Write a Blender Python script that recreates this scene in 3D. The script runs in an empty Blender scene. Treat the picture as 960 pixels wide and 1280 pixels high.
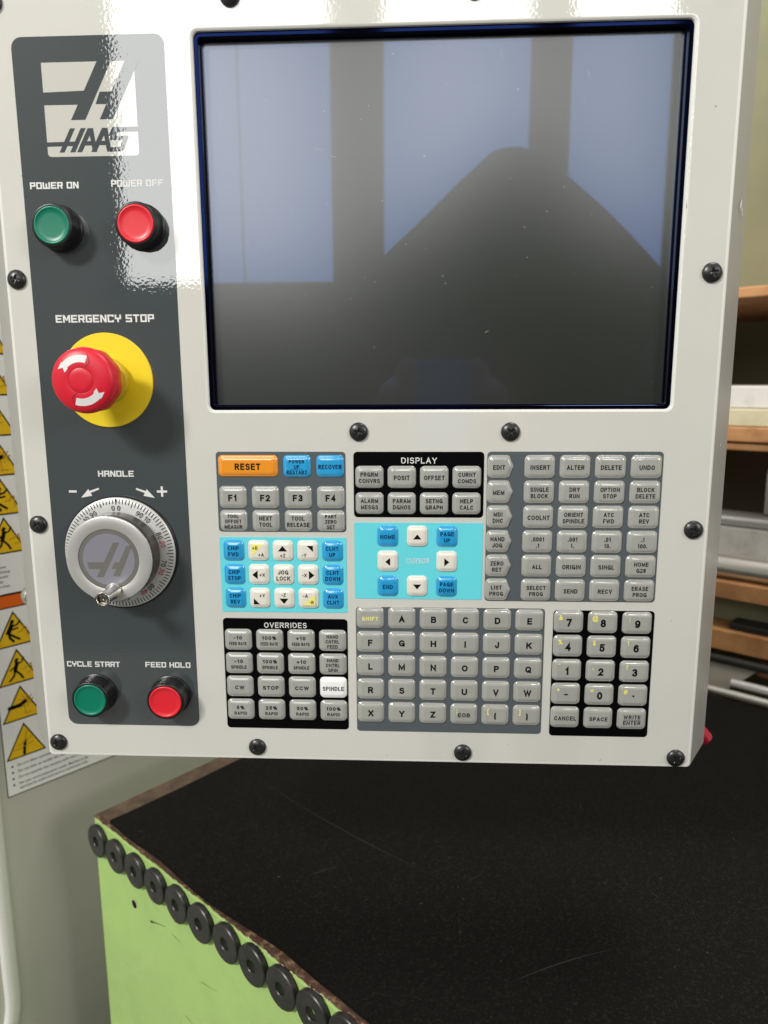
import bpy, bmesh, math, random
from mathutils import Matrix, Vector
random.seed(7)
sc = bpy.context.scene
col = sc.collection

# ------------------------------------------------------------------ camera
Z0 = 1.34                      # height of the lens above the floor
PD = 0.45                      # distance from the lens to the panel face
cam_d = bpy.data.cameras.new('camera')
cam = bpy.data.objects.new('camera', cam_d); col.objects.link(cam)
cam_d.sensor_width = 36.0
cam_d.lens = 913.6 / 1280 * 36.0
cam_d.clip_start = 0.01; cam_d.clip_end = 60
def rot_panel_to_cam(rx, ry, rz):
    c, s = math.cos, math.sin
    A = Matrix(((c(rz), -s(rz), 0), (s(rz), c(rz), 0), (0, 0, 1)))
    B = Matrix(((1, 0, 0), (0, c(rx), -s(rx)), (0, s(rx), c(rx))))
    D = Matrix(((c(ry), 0, s(ry)), (0, 1, 0), (-s(ry), 0, c(ry))))
    return A @ B @ D
Mr = rot_panel_to_cam(math.radians(10.192), math.radians(2.7325), math.radians(-0.2513))
def tw(r): return Vector((r[0], r[2], -r[1]))        # panel frame (right, down, ahead) to world
rt, up, bk = tw(Mr[0]), -tw(Mr[1]), -tw(Mr[2])
cam.matrix_world = Matrix(((rt[0], up[0], bk[0], 0), (rt[1], up[1], bk[1], 0), (rt[2], up[2], bk[2], Z0), (0, 0, 0, 1)))
cam_d.dof.use_dof = True
cam_d.dof.focus_distance = 0.465
cam_d.dof.aperture_fstop = 8.5
sc.camera = cam

# ------------------------------------------------------------------ light
world = bpy.data.worlds.new('World'); sc.world = world; world.use_nodes = True
bg = world.node_tree.nodes['Background']
bg.inputs[0].default_value = (1.0, 0.985, 0.94, 1); bg.inputs[1].default_value = 0.55
WINDOW_LIGHT = 4.0
def area(name, loc, target, sx, sy, watts, colr):
    l = bpy.data.lights.new(name, 'AREA'); l.shape = 'RECTANGLE'; l.size = sx; l.size_y = sy; l.energy = watts; l.color = colr
    o = bpy.data.objects.new(name, l); col.objects.link(o); o.location = loc
    o.rotation_euler = (Vector(target) - Vector(loc)).to_track_quat('-Z', 'Y').to_euler()
    return o
area('side_window_light', (-2.55, -2.6, Z0 + 2.35), (-0.05, 0.5, Z0 - .1), 0.9, 0.9, 310, (1.0, 0.985, 0.94))
area('right_fill_light', (2.3, -1.4, Z0 + 1.0), (0.1, 0.5, Z0 - .3), 0.8, 0.8, 26, (1.0, 0.98, 0.93))  # added fill from the right for flank and machine side, no door there
area('overhead_fill_light', (0.55, 0.52, Z0 + 1.5), (0.50, 0.60, Z0 - .4), 0.6, 0.6, 18, (1.0, 0.97, 0.90))  # added overhead fill behind the panel plane, not an actual lamp
sc.view_settings.view_transform = 'Standard'; sc.view_settings.look = 'None'
sc.view_settings.exposure = 0.0; sc.view_settings.gamma = 1.0; sc.view_settings.use_curve_mapping = False
sc.cycles.max_bounces = 8

# ------------------------------------------------------------------ materials
def mat(name, color, rough=0.5, metal=0.0, spec=0.5, coat=0.0, coat_rough=0.03, bump=None, vary=None, emit=None, tint=None, coat_ior=1.5, smudge=None):
    m = bpy.data.materials.new(name); m.use_nodes = True
    nt = m.node_tree; b = nt.nodes['Principled BSDF']; L = nt.links
    b.inputs['Base Color'].default_value = (*color, 1); b.inputs['Roughness'].default_value = rough
    b.inputs['Metallic'].default_value = metal; b.inputs['Specular IOR Level'].default_value = spec
    b.inputs['Coat Weight'].default_value = coat; b.inputs['Coat Roughness'].default_value = coat_rough
    b.inputs['Coat IOR'].default_value = coat_ior
    if tint: b.inputs['Specular Tint'].default_value = (*tint, 1)
    geo = nt.nodes.new('ShaderNodeNewGeometry')
    if bump:
        sc_, dist, det = bump
        n = nt.nodes.new('ShaderNodeTexNoise'); n.inputs['Scale'].default_value = sc_; n.inputs['Detail'].default_value = det
        L.new(geo.outputs['Position'], n.inputs['Vector'])
        bp = nt.nodes.new('ShaderNodeBump'); bp.inputs['Strength'].default_value = 1.0; bp.inputs['Distance'].default_value = dist
        L.new(n.outputs['Fac'], bp.inputs['Height']); L.new(bp.outputs['Normal'], b.inputs['Normal'])
        if coat: L.new(bp.outputs['Normal'], b.inputs['Coat Normal'])
    if vary:                                   # (scale, other colour, low, high)
        sc_, c2, lo, hi = vary
        n = nt.nodes.new('ShaderNodeTexNoise'); n.inputs['Scale'].default_value = sc_; n.inputs['Detail'].default_value = 6
        n.inputs['Roughness'].default_value = 0.65
        L.new(geo.outputs['Position'], n.inputs['Vector'])
        r = nt.nodes.new('ShaderNodeValToRGB'); r.color_ramp.elements[0].position = lo; r.color_ramp.elements[1].position = hi
        r.color_ramp.elements[0].color = (*color, 1); r.color_ramp.elements[1].color = (*c2, 1)
        L.new(n.outputs['Fac'], r.inputs['Fac']); L.new(r.outputs['Color'], b.inputs['Base Color'])
    if smudge:                                 # (scale, roughest, low, high): finger marks in the gloss
        n = nt.nodes.new('ShaderNodeTexNoise'); n.inputs['Scale'].default_value = smudge[0]; n.inputs['Detail'].default_value = 5; n.inputs['Distortion'].default_value = 0.8
        L.new(geo.outputs['Position'], n.inputs['Vector'])
        r = nt.nodes.new('ShaderNodeMapRange'); r.inputs['From Min'].default_value = smudge[2]; r.inputs['From Max'].default_value = smudge[3]; r.inputs['To Min'].default_value = coat_rough; r.inputs['To Max'].default_value = smudge[1]
        L.new(n.outputs['Fac'], r.inputs['Value']); L.new(r.outputs['Result'], b.inputs['Coat Roughness' if coat else 'Roughness'])
    if emit:
        b.inputs['Emission Color'].default_value = (*emit[:3], 1); b.inputs['Emission Strength'].default_value = emit[3]
    return m
PEEL = (560.0, 0.000018, 0.8)
M = {}
M['paint'] = mat('powder_coat_light_grey', (0.63, 0.622, 0.57), 0.6, spec=0.15, coat=1.0, coat_ior=2.15, coat_rough=0.018, smudge=(11.0, 0.13, 0.5, 0.78), bump=PEEL, vary=(9.0, (0.605, 0.597, 0.545), 0.45, 0.7))
M['flank'] = mat('powder_coat_side_shaded', (0.36, 0.355, 0.325), 0.55, spec=0.2, coat=0.3, coat_rough=0.25, bump=PEEL)  # same coat as the front, side shade darkened into the colour
M['edge'] = mat('powder_coat_edge', (0.66, 0.652, 0.605), 0.45, spec=0.4)
M['rim'] = mat('paint_bead_highlighted', (0.86, 0.86, 0.84), 0.35, spec=0.5)  # thick paint bead, colour whitened to widen the lip's highlight
M['strip'] = mat('printed_slate_grey', (0.048, 0.059, 0.063), 0.6, spec=0.15, coat=1.0, coat_ior=2.15, coat_rough=0.018, smudge=(11.0, 0.13, 0.5, 0.78), bump=PEEL)
M['logo_light'] = mat('printed_logo_light', (0.56, 0.55, 0.50), 0.6, spec=0.15, coat=1.0, coat_ior=2.15, coat_rough=0.018, smudge=(11.0, 0.13, 0.5, 0.78), bump=PEEL)
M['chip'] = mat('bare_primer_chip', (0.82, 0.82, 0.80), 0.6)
M['chip_dark'] = mat('dark_paint_chip', (0.16, 0.15, 0.14), 0.7)
M['dust_light'] = mat('screen_dust', (0.45, 0.45, 0.46), 0.9)
M['print_white'] = mat('printed_white', (0.66, 0.66, 0.64), 0.5)
OV = (260.0, 0.000006, 1.0)
M['block_grey'] = mat('overlay_grey', (0.082, 0.097, 0.106), 0.42, spec=0.25, bump=OV)
M['block_black'] = mat('overlay_black', (0.0015, 0.0015, 0.002), 0.3, spec=0.14, bump=OV)
M['block_cyan'] = mat('overlay_cyan', (0.12, 0.62, 0.70), 0.5, bump=OV)
M['key_grey'] = mat('key_grey', (0.37, 0.37, 0.34), 0.33, coat=1.0, coat_ior=1.95, coat_rough=0.08, bump=(500.0, 0.000005, 2.0), vary=(60.0, (0.34, 0.34, 0.31), 0.4, 0.7))
M['key_orange'] = mat('key_orange', (0.82, 0.29, 0.012), 0.33, coat=1.0, coat_ior=1.95, coat_rough=0.08)
M['key_blue'] = mat('key_blue', (0.014, 0.33, 0.66), 0.33, coat=1.0, coat_ior=1.95, coat_rough=0.08)
M['key_cream'] = mat('key_cream', (0.72, 0.69, 0.61), 0.4, coat=1.0, coat_rough=0.1)
M['key_white'] = mat('key_white', (0.86, 0.86, 0.84), 0.4, coat=1.0, coat_rough=0.1)
M['ink_black'] = mat('ink_black', (0.004, 0.004, 0.005), 0.6, spec=0.1)
M['ink_navy'] = mat('ink_navy', (0.004, 0.014, 0.06), 0.6, spec=0.1)
M['ink_yellow'] = mat('ink_yellow', (0.80, 0.74, 0.20), 0.5)
M['ink_red'] = mat('ink_red', (0.45, 0.02, 0.02), 0.5)
M['screw'] = mat('black_oxide', (0.012, 0.012, 0.013), 0.33, spec=0.6, bump=(700, 0.00003, 3))
M['bezel'] = mat('black_gloss_plastic', (0.001, 0.001, 0.002), 0.07, spec=0.9, tint=(0.03, 0.08, 0.42))
M['lcd'] = mat('dark_lcd', (0.018, 0.021, 0.017), 0.012, spec=0.62, coat=1.0, coat_rough=0.25, coat_ior=2.0, tint=(0.20, 0.40, 1.0))
M['plastic_black'] = mat('black_plastic', (0.008, 0.008, 0.009), 0.35, spec=0.4)
M['plastic_green'] = mat('green_plastic', (0.0, 0.165, 0.095), 0.35, spec=0.45, bump=(400, 0.00002, 2))
M['plastic_red'] = mat('red_plastic', (0.66, 0.018, 0.03), 0.35, spec=0.45, bump=(400, 0.00002, 2))
M['estop_red'] = mat('mushroom_red', (0.60, 0.010, 0.028), 0.38, spec=0.4)
M['estop_line'] = mat('mushroom_dark_line', (0.18, 0.004, 0.008), 0.6)
M['yellow'] = mat('yellow_plate', (0.80, 0.60, 0.015), 0.42, spec=0.4)
M['yellow_dark'] = mat('olive_yellow_collar', (0.58, 0.42, 0.02), 0.45, spec=0.4)
M['alu'] = mat('satin_aluminium', (0.62, 0.615, 0.59), 0.36, metal=0.6, bump=(1500, 0.00001, 3))
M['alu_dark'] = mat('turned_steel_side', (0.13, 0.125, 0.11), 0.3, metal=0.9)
M['dial'] = mat('engraved_dial_white', (0.58, 0.58, 0.56), 0.38, metal=0.35)
M['medal'] = mat('medallion_lavender', (0.30, 0.295, 0.345), 0.3, metal=0.35)
M['medal_dark'] = mat('medallion_grey', (0.185, 0.18, 0.16), 0.34, metal=0.3)
M['chrome'] = mat('chrome', (0.78, 0.76, 0.70), 0.17, metal=1.0)
M['machine'] = mat('machine_grey_paint', (0.50, 0.485, 0.43), 0.5, bump=(300, 0.00002, 2), vary=(5.0, (0.46, 0.45, 0.40), 0.4, 0.7))
M['trim'] = mat('light_grey_trim', (0.70, 0.69, 0.66), 0.4)
M['label_white'] = mat('label_white', (0.86, 0.855, 0.83), 0.45)
M['label_orange'] = mat('label_orange', (0.75, 0.13, 0.004), 0.45)
M['label_yellow'] = mat('label_yellow', (0.80, 0.50, 0.008), 0.45)
M['label_faint'] = mat('label_ochre_line', (0.50, 0.27, 0.006), 0.45)
M['green_paint'] = mat('pale_green_paint', (0.385, 0.565, 0.18), 0.45, spec=0.35, bump=(140, 0.0001, 3), vary=(26.0, (0.335, 0.50, 0.165), 0.45, 0.85), smudge=(9.0, 0.7, 0.35, 0.7))
M['rust'] = mat('worn_brown_steel', (0.060, 0.038, 0.024), 0.62, bump=(260, 0.0002, 5), vary=(45.0, (0.13, 0.085, 0.05), 0.42, 0.68))
M['rust_red'] = mat('rusty_edge', (0.06, 0.026, 0.014), 0.75, bump=(500, 0.0003, 5), vary=(160.0, (0.27, 0.17, 0.09), 0.5, 0.7))
M['bare'] = mat('bare_bright_edge', (0.62, 0.56, 0.38), 0.45)
M['mat'] = mat('black_rubber_mat', (0.0032, 0.003, 0.0026), 0.72, spec=0.14, bump=(1500, 0.0006, 4), vary=(420.0, (0.022, 0.021, 0.018), 0.52, 0.80))
M['scuff'] = mat('rubber_scuff', (0.012, 0.0115, 0.0105), 0.8)
M['dust'] = mat('grey_dust', (0.032, 0.031, 0.028), 0.9)
M['ferrite'] = mat('dark_ferrite', (0.017, 0.0165, 0.0165), 0.36, spec=0.5, bump=(600, 0.00006, 4), vary=(60.0, (0.032, 0.03, 0.029), 0.45, 0.7))
M['wood'] = mat('shelf_wood', (0.48, 0.235, 0.09), 0.6, vary=(16.0, (0.27, 0.115, 0.04), 0.42, 0.72))
M['wall'] = mat('pale_olive_wall', (0.245, 0.243, 0.145), 0.7, vary=(4.0, (0.20, 0.205, 0.122), 0.4, 0.7))
M['paper'] = mat('white_board', (0.62, 0.605, 0.565), 0.6, vary=(24.0, (0.44, 0.42, 0.37), 0.55, 0.8))
M['cream'] = mat('cream_board', (0.56, 0.50, 0.33), 0.6, vary=(30.0, (0.42, 0.37, 0.24), 0.5, 0.8))
M['steel'] = mat('bright_steel', (0.70, 0.68, 0.62), 0.3, metal=0.75)
M['grey_metal'] = mat('dull_grey_metal', (0.33, 0.32, 0.29), 0.45, metal=0.6)
M['grey_plate'] = mat('grey_plate', (0.20, 0.185, 0.15), 0.5)
M['dark_metal'] = mat('dark_metal', (0.03, 0.03, 0.028), 0.4, metal=0.5)
M['concrete'] = mat('concrete_floor', (0.16, 0.155, 0.145), 0.8, vary=(6.0, (0.11, 0.105, 0.10), 0.4, 0.7))
M['crimson'] = mat('crimson_plastic', (0.42, 0.01, 0.03), 0.4)
M['daylight'] = mat('daylit_window', (0.0, 0.0, 0.0), 0.5, spec=0.0, emit=(0.99, 1.0, 0.97, WINDOW_LIGHT))
M['dim_wall'] = mat('dim_wall', (0.11, 0.105, 0.095), 0.8)
M['frame_dark'] = mat('dark_window_frame', (0.05, 0.05, 0.05), 0.6)
M['phone_blue'] = mat('blue_phone_back', (0.10, 0.20, 0.50), 0.3)
M['cloth'] = mat('dark_jacket', (0.012, 0.013, 0.016), 0.9, spec=0.1)
M['skin'] = mat('skin', (0.45, 0.24, 0.16), 0.55)

# ------------------------------------------------------------------ helpers
def tag(o, label=None, cat=None, group=None, kind=None):
    if label: o['label'] = label
    if cat: o['category'] = cat
    if group: o['group'] = group
    if kind: o['kind'] = kind
    return o
def empty(name, loc, label=None, cat=None, group=None):
    o = bpy.data.objects.new(name, None); col.objects.link(o); o.location = loc; o.empty_display_size = 0.02
    return tag(o, label, cat, group)
def wloc(o):
    v = Vector(o.location)
    while o.parent: o = o.parent; v += Vector(o.location)
    return v
class MB:
    """collects faces; every face keeps a material slot"""
    def __init__(s): s.v = []; s.f = []; s.m = []; s.mats = []
    def slot(s, m):
        if m not in s.mats: s.mats.append(m)
        return s.mats.index(m)
    def add(s, vs, fs, m):
        k = len(s.v); i = s.slot(m); s.v += [tuple(v) for v in vs]
        for f in fs: s.f.append(tuple(j + k for j in f)); s.m.append(i)
    def mesh(s, name, smooth=None):
        me = bpy.data.meshes.new(name); me.from_pydata(s.v, [], s.f)
        for m in s.mats: me.materials.append(M[m])
        me.polygons.foreach_set('material_index', s.m)
        if smooth is not None:
            me.polygons.foreach_set('use_smooth', [True] * len(s.f)); me.set_sharp_from_angle(angle=math.radians(smooth))
        me.update(); return me
def link(name, me, parent=None, loc=None):
    """loc is a world position (default: the parent's)"""
    o = bpy.data.objects.new(name, me); col.objects.link(o)
    base = wloc(parent) if parent else Vector((0, 0, 0))
    if parent: o.parent = parent
    o.location = (Vector(loc) - base) if loc is not None else (0, 0, 0)
    return o
def build(mb, name, parent=None, loc=None, smooth=None, outward=False):
    """vertices are world metres relative to loc"""
    me = mb.mesh(name, smooth)
    if outward:
        b = bmesh.new(); b.from_mesh(me); bmesh.ops.recalc_face_normals(b, faces=b.faces); b.to_mesh(me); b.free()
    return link(name, me, parent, loc)
# panel space: X right mm, Y down mm, h mm proud of the face.  local() = offsets, P() = world
def loc_(x, y, h): return Vector((x * .001, -h * .001, -y * .001))
def P(x, y, h=0.0): return Vector((x * .001, PD - h * .001, Z0 - y * .001))
def rr(x0, x1, y0, y1, r, n=5):
    pts = []
    for cx, cy, a0 in ((x1 - r, y0 + r, -90), (x1 - r, y1 - r, 0), (x0 + r, y1 - r, 90), (x0 + r, y0 + r, 180)):
        for k in range(n + 1):
            a = math.radians(a0 + 90 * k / n); pts.append((cx + r * math.cos(a), cy + r * math.sin(a)))
    return pts
def loft(mb, rings, m, cap0=False, cap1=True, mats=None):
    """rings: lists of (x,y,h) in panel mm, all of one length, from the outside / bottom up"""
    n = len(rings[0]); vs = [loc_(*p) for r in rings for p in r]
    for i in range(len(rings) - 1):
        fs = [(i * n + j, i * n + (j + 1) % n, (i + 1) * n + (j + 1) % n, (i + 1) * n + j) for j in range(n)]
        if i == 0: k0 = len(mb.v); mb.v += [tuple(v) for v in vs]
        s = mb.slot(mats[i] if mats else m)
        for f in fs: mb.f.append(tuple(q + k0 for q in reversed(f))); mb.m.append(s)
    if cap1: mb.f.append(tuple(k0 + (len(rings) - 1) * n + j for j in reversed(range(n)))); mb.m.append(mb.slot(mats[-1] if mats else m))
    if cap0: mb.f.append(tuple(k0 + j for j in range(n))); mb.m.append(mb.slot(mats[0] if mats else m))
def lathe(mb, prof, m, n=48, cx=0, cy=0, mod=None, mats=None, cap=True):
    rings = []
    for r, h in prof:
        ring = []
        for k in range(n):
            a = 2 * math.pi * k / n; q = r * (mod(a, r, h) if mod else 1.0)
            ring.append((cx + q * math.cos(a), cy + q * math.sin(a), h))
        rings.append(ring)
    loft(mb, rings, m, cap1=cap, mats=mats)
def poly(mb, pts, h, m):
    """flat polygon in panel mm; h number or function"""
    vs = [loc_(x, y, h(x, y) if callable(h) else h) for x, y in pts]
    area2 = sum(pts[i][0] * pts[(i + 1) % len(pts)][1] - pts[(i + 1) % len(pts)][0] * pts[i][1] for i in range(len(pts)))
    idx = list(range(len(pts)))
    mb.add(vs, [tuple(reversed(idx)) if area2 > 0 else tuple(idx)], m)
def rrect(name, x0, x1, y0, y1, r, h, m, parent, edge=0.15, h0=0.0):
    mb = MB(); cx, cy = (x0 + x1) / 2, (y0 + y1) / 2
    w, g = (x1 - x0) / 2, (y1 - y0) / 2
    loft(mb, [[(x, y, h0) for x, y in rr(-w, w, -g, g, r)], [(x, y, h - .04) for x, y in rr(-w, w, -g, g, r)],
              [(x, y, h) for x, y in rr(-w + edge, w - edge, -g + edge, g - edge, max(r - edge, .05))]], m)
    return build(mb, name, parent, P(cx, cy))
# --- writing
_tc = {}
def glyphs(s, bold=0.018):
    """outline of a text: (verts, faces, width) with cap height 1"""
    key = (s, bold)
    if key in _tc: return _tc[key]
    c = bpy.data.curves.new('t', 'FONT'); c.body = s; c.offset = bold; c.resolution_u = 2; c.fill_mode = 'FRONT'; c.space_character = 1.05
    o = bpy.data.objects.new('t', c); me = bpy.data.meshes.new_from_object(o)
    vs = [(v.co.x / .69, v.co.y / .69) for v in me.vertices]; fs = [tuple(p.vertices) for p in me.polygons]
    bpy.data.objects.remove(o); bpy.data.curves.remove(c); bpy.data.meshes.remove(me)
    if vs:
        x0 = min(v[0] for v in vs); x1 = max(v[0] for v in vs); vs = [(v[0] - x0, v[1]) for v in vs]; w = x1 - x0
    else: w = 0
    _tc[key] = (vs, fs, w); return _tc[key]
def symbol(mb, s, cx, cy, cap, m, h, sx=1.0, maxw=None, align='c', rot=0.0, bold=0.018):
    vs, fs, w = glyphs(s, bold); k = cap * sx
    if maxw and w * k > maxw: k = maxw / w
    ca, sa = math.cos(rot), math.sin(rot); out = []
    for x, y in vs:
        X = x * k - (w * k / 2 if align == 'c' else 0); Y = -(y - 0.5) * cap
        out.append(loc_(cx + X * ca - Y * sa, cy + X * sa + Y * ca, h))
    mb.add(out, fs, m)
# --- upright grotesque capitals for the key legends, drawn from strokes
def _arc(cx, cy, rx, ry, a0, a1, n=10): return [(cx + rx * math.cos(math.radians(a0 + (a1 - a0) * i / n)), cy + ry * math.sin(math.radians(a0 + (a1 - a0) * i / n))) for i in range(n + 1)]
_O = _arc(.5, .5, .5, .5, 90, 450, 20)[:-1] + ['c']
FONT = {
 'A': (.78, [[(0, 0), (.5, 1), (1, 0)], [(.2, .34), (.8, .34)]]), 'B': (.70, [[(0, 0), (0, 1), (.55, 1)] + _arc(.6, .77, .33, .23, 90, -90) + [(0, .54)], [(.6, .54)] + _arc(.62, .27, .38, .27, 90, -90) + [(0, 0)]]),
 'C': (.76, [_arc(.5, .5, .5, .5, 38, 322, 16)]), 'D': (.74, [[(0, 0), (0, 1), (.4, 1)] + _arc(.45, .5, .55, .5, 90, -90, 12) + [(0, 0)]]), 'E': (.64, [[(1, 1), (0, 1), (0, 0), (1, 0)], [(0, .52), (.9, .52)]]),
 'F': (.60, [[(1, 1), (0, 1), (0, 0)], [(0, .5), (.85, .5)]]), 'G': (.80, [_arc(.5, .5, .5, .5, 40, 345, 16), [(.55, .42), (1, .42), (1, 0)]]), 'H': (.74, [[(0, 0), (0, 1)], [(1, 0), (1, 1)], [(0, .52), (1, .52)]]),
 'I': (.20, [[(.5, 0), (.5, 1)]]), 'J': (.54, [[(1, 1), (1, .35)] + _arc(.5, .32, .5, .32, 0, -180)]), 'K': (.74, [[(0, 0), (0, 1)], [(1, 1), (.02, .38)], [(.36, .6), (1, 0)]]), 'L': (.58, [[(0, 1), (0, 0), (1, 0)]]),
 'M': (.88, [[(0, 0), (0, 1), (.5, .12), (1, 1), (1, 0)]]), 'N': (.74, [[(0, 0), (0, 1), (1, 0), (1, 1)]]), 'O': (.80, [_O]), 'P': (.66, [[(0, 0), (0, 1), (.55, 1)] + _arc(.62, .73, .38, .27, 90, -90) + [(0, .46)]]),
 'Q': (.80, [_O, [(.6, .28), (1, -.05)]]), 'R': (.72, [[(0, 0), (0, 1), (.55, 1)] + _arc(.6, .75, .36, .25, 90, -90) + [(0, .5)], [(.5, .5), (.95, 0)]]),
 'S': (.68, [_arc(.5, .75, .46, .25, 25, 240, 10) + _arc(.5, .25, .5, .27, 70, -155, 12)]), 'T': (.66, [[(0, 1), (1, 1)], [(.5, 1), (.5, 0)]]), 'U': (.74, [[(0, 1), (0, .35)] + _arc(.5, .35, .5, .35, 180, 360, 12) + [(1, 1)]]),
 'V': (.74, [[(0, 1), (.5, 0), (1, 1)]]), 'W': (1.04, [[(0, 1), (.25, 0), (.5, .95), (.75, 0), (1, 1)]]), 'X': (.74, [[(0, 0), (1, 1)], [(0, 1), (1, 0)]]), 'Y': (.74, [[(0, 1), (.5, .45), (1, 1)], [(.5, .45), (.5, 0)]]), 'Z': (.66, [[(0, 1), (1, 1), (0, 0), (1, 0)]]),
 '0': (.60, [_O]), '1': (.40, [[(.2, .76), (.8, 1), (.8, 0)]]), '2': (.60, [_arc(.5, .7, .48, .3, 165, -25, 10) + [(0, 0), (1, 0)]]), '3': (.60, [_arc(.48, .76, .44, .24, 150, -80, 10) + _arc(.48, .27, .5, .27, 80, -155, 10)]),
 '4': (.62, [[(.75, 0), (.75, 1), (0, .3), (1, .3)]]), '5': (.60, [[(.95, 1), (.18, 1), (.08, .5)] + _arc(.48, .33, .5, .33, 125, -155, 12)]), '6': (.60, [_arc(.5, .32, .5, .32, 0, 360, 16)[:-1] + ['c'], [(.92, .9)] + _arc(.55, .5, .55, .5, 80, 190, 8)]),
 '7': (.58, [[(0, 1), (1, 1), (.35, 0)]]), '8': (.60, [_arc(.5, .77, .42, .23, 0, 360, 14)[:-1] + ['c'], _arc(.5, .27, .5, .27, 0, 360, 14)[:-1] + ['c']]), '9': (.60, [_arc(.5, .68, .5, .32, 0, 360, 16)[:-1] + ['c'], [(.08, .1)] + _arc(.45, .5, .55, .5, -100, 10, 8)]),
 '%': (.95, [_arc(.22, .76, .2, .24, 0, 360, 10)[:-1] + ['c'], _arc(.78, .24, .2, .24, 0, 360, 10)[:-1] + ['c'], [(.3, 0), (.7, 1)]]), '+': (.62, [[(0, .42), (1, .42)], [(.5, .08), (.5, .76)]]), '-': (.40, [[(0, .4), (1, .4)]]),
 '.': (.18, [[(.5, -.02), (.5, .08)]]), '(': (.26, [_arc(1, .45, 1, .68, 125, 235, 8)]), ')': (.26, [_arc(0, .45, 1, .68, 55, -55, 8)]), ' ': (.28, [])}
def strip(pts, w, closed):
    """mitred band round a centre line"""
    n = len(pts); out = []
    for i in range(n):
        a = Vector(pts[i - 1] if (i or closed) else pts[i]); b = Vector(pts[i]); c = Vector(pts[(i + 1) % n] if (i < n - 1 or closed) else pts[i])
        d0 = (b - a); d1 = (c - b); d0 = d0.normalized() if d0.length > 1e-9 else d1.normalized(); d1 = d1.normalized() if d1.length > 1e-9 else d0
        n0 = Vector((-d0[1], d0[0])); n1 = Vector((-d1[1], d1[0])); mm = n0 + n1; mm = mm.normalized() if mm.length > 1e-6 else n0
        k = min(1 / max(mm.dot(n0), .2), 2.6); out.append((b + mm * (w / 2 * k), b - mm * (w / 2 * k)))
    if not closed:
        e0 = (Vector(pts[0]) - Vector(pts[1])).normalized() * (w / 2); e1 = (Vector(pts[-1]) - Vector(pts[-2])).normalized() * (w / 2)
        out[0] = (out[0][0] + e0, out[0][1] + e0); out[-1] = (out[-1][0] + e1, out[-1][1] + e1)
    return out
def text(mb, s, cx, cy, cap, m, h, sx=1.0, maxw=None, align='c', rot=0.0, bold=0.155):
    gap = .20; W = sum(FONT[c][0] + bold * .35 + gap for c in s) - gap; k = cap * sx
    if maxw and W * k > maxw: k = maxw / W
    x = -W / 2; ca, sa = math.cos(rot), math.sin(rot); lev = 0
    for c in s:
        gw, strokes = FONT[c]; gw += bold * .35
        for st in strokes:
            closed = st[-1] == 'c'; pts = [(x + bold / 2 + p[0] * (gw - bold), bold / 2 + p[1] * (1 - bold)) for p in (st[:-1] if closed else st)]
            pts = [(px * k, py * cap) for px, py in pts]; band = strip(pts, bold * (cap + k) / 2, closed); vs = []
            for L_, R2 in band:
                for q in (L_, R2):
                    X, Y = q[0], -(q[1] - .5 * cap); vs.append(loc_(cx + X * ca - Y * sa, cy + X * sa + Y * ca, h + .008 * (lev % 4)))
            n = len(band); fs = [(2 * i, 2 * i + 1, 2 * ((i + 1) % n) + 1, 2 * ((i + 1) % n)) for i in range(n if closed else n - 1)]
            mb.add(vs, [tuple(f) for f in fs], m); lev += 1
        x += gw + gap
# --- wide square lettering of the button captions, drawn from strokes
V, T = 0.35, 0.20     # thickness of upright and level strokes, cap height 1
def glyph_strokes(ch):
    w = 1.32; q = []
    L = (0, 0, V, 1); Rr = (w - V, 0, w, 1); B = (0, 0, w, T); Tp = (0, 1 - T, w, 1); Mi = (0, .5 - T / 2, w, .5 + T / 2)
    if ch == 'P': q = [L, Tp, (w - V, .42, w, 1), (0, .36, w, .36 + T)]
    elif ch == 'O': q = [L, Rr, B, Tp]
    elif ch == 'E': q = [L, B, Tp, (0, .5 - T / 2, w * .88, .5 + T / 2)]
    elif ch == 'F': q = [L, Tp, (0, .5 - T / 2, w * .88, .5 + T / 2)]
    elif ch == 'R': q = [L, Tp, (w - V, .44, w, 1), (0, .36, w, .36 + T), [(w * .52, .40), (w * .52 + V, .40), (w, 0), (w - V * 1.1, 0)]]
    elif ch == 'N': q = [L, Rr, [(0, 1), (V * 1.1, 1), (w, 0), (w - V * 1.1, 0)]]
    elif ch == 'M': w = 1.5; q = [L, (w - V, 0, w, 1), [(0, 1), (V * 1.1, 1), (w / 2 + .13, .25), (w / 2 - .13, .25)], [(w, 1), (w - V * 1.1, 1), (w / 2 - .13, .25), (w / 2 + .13, .25)]]
    elif ch == 'W': w = 1.75; q = [L, (w - V, 0, w, 1), (w / 2 - V / 2, .0, w / 2 + V / 2, .8), (0, 0, w, T)]
    elif ch == 'G': q = [L, B, Tp, (w - V, 0, w, .5), (w * .5, .5 - T / 2, w, .5 + T / 2)]
    elif ch == 'C': q = [L, B, Tp, (w - V, 0, w, .3), (w - V, .7, w, 1)]
    elif ch == 'Y': q = [(0, .45, V, 1), (w - V, .45, w, 1), (0, .4, w, .4 + T), (w / 2 - V / 2, 0, w / 2 + V / 2, .5)]
    elif ch == 'S': q = [Tp, B, Mi, (0, .5, V, 1), (w - V, 0, w, .5)]
    elif ch == 'T': q = [Tp, (w / 2 - V / 2, 0, w / 2 + V / 2, 1)]
    elif ch == 'H': q = [L, Rr, Mi]
    elif ch == 'A': q = [L, Rr, Tp, (0, .36, w, .36 + T)]
    elif ch == 'D': q = [L, B, Tp, (w - V, .06, w, .94)]
    elif ch == 'L': q = [L, B]
    elif ch == ' ': w = .55
    return w, q
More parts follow.
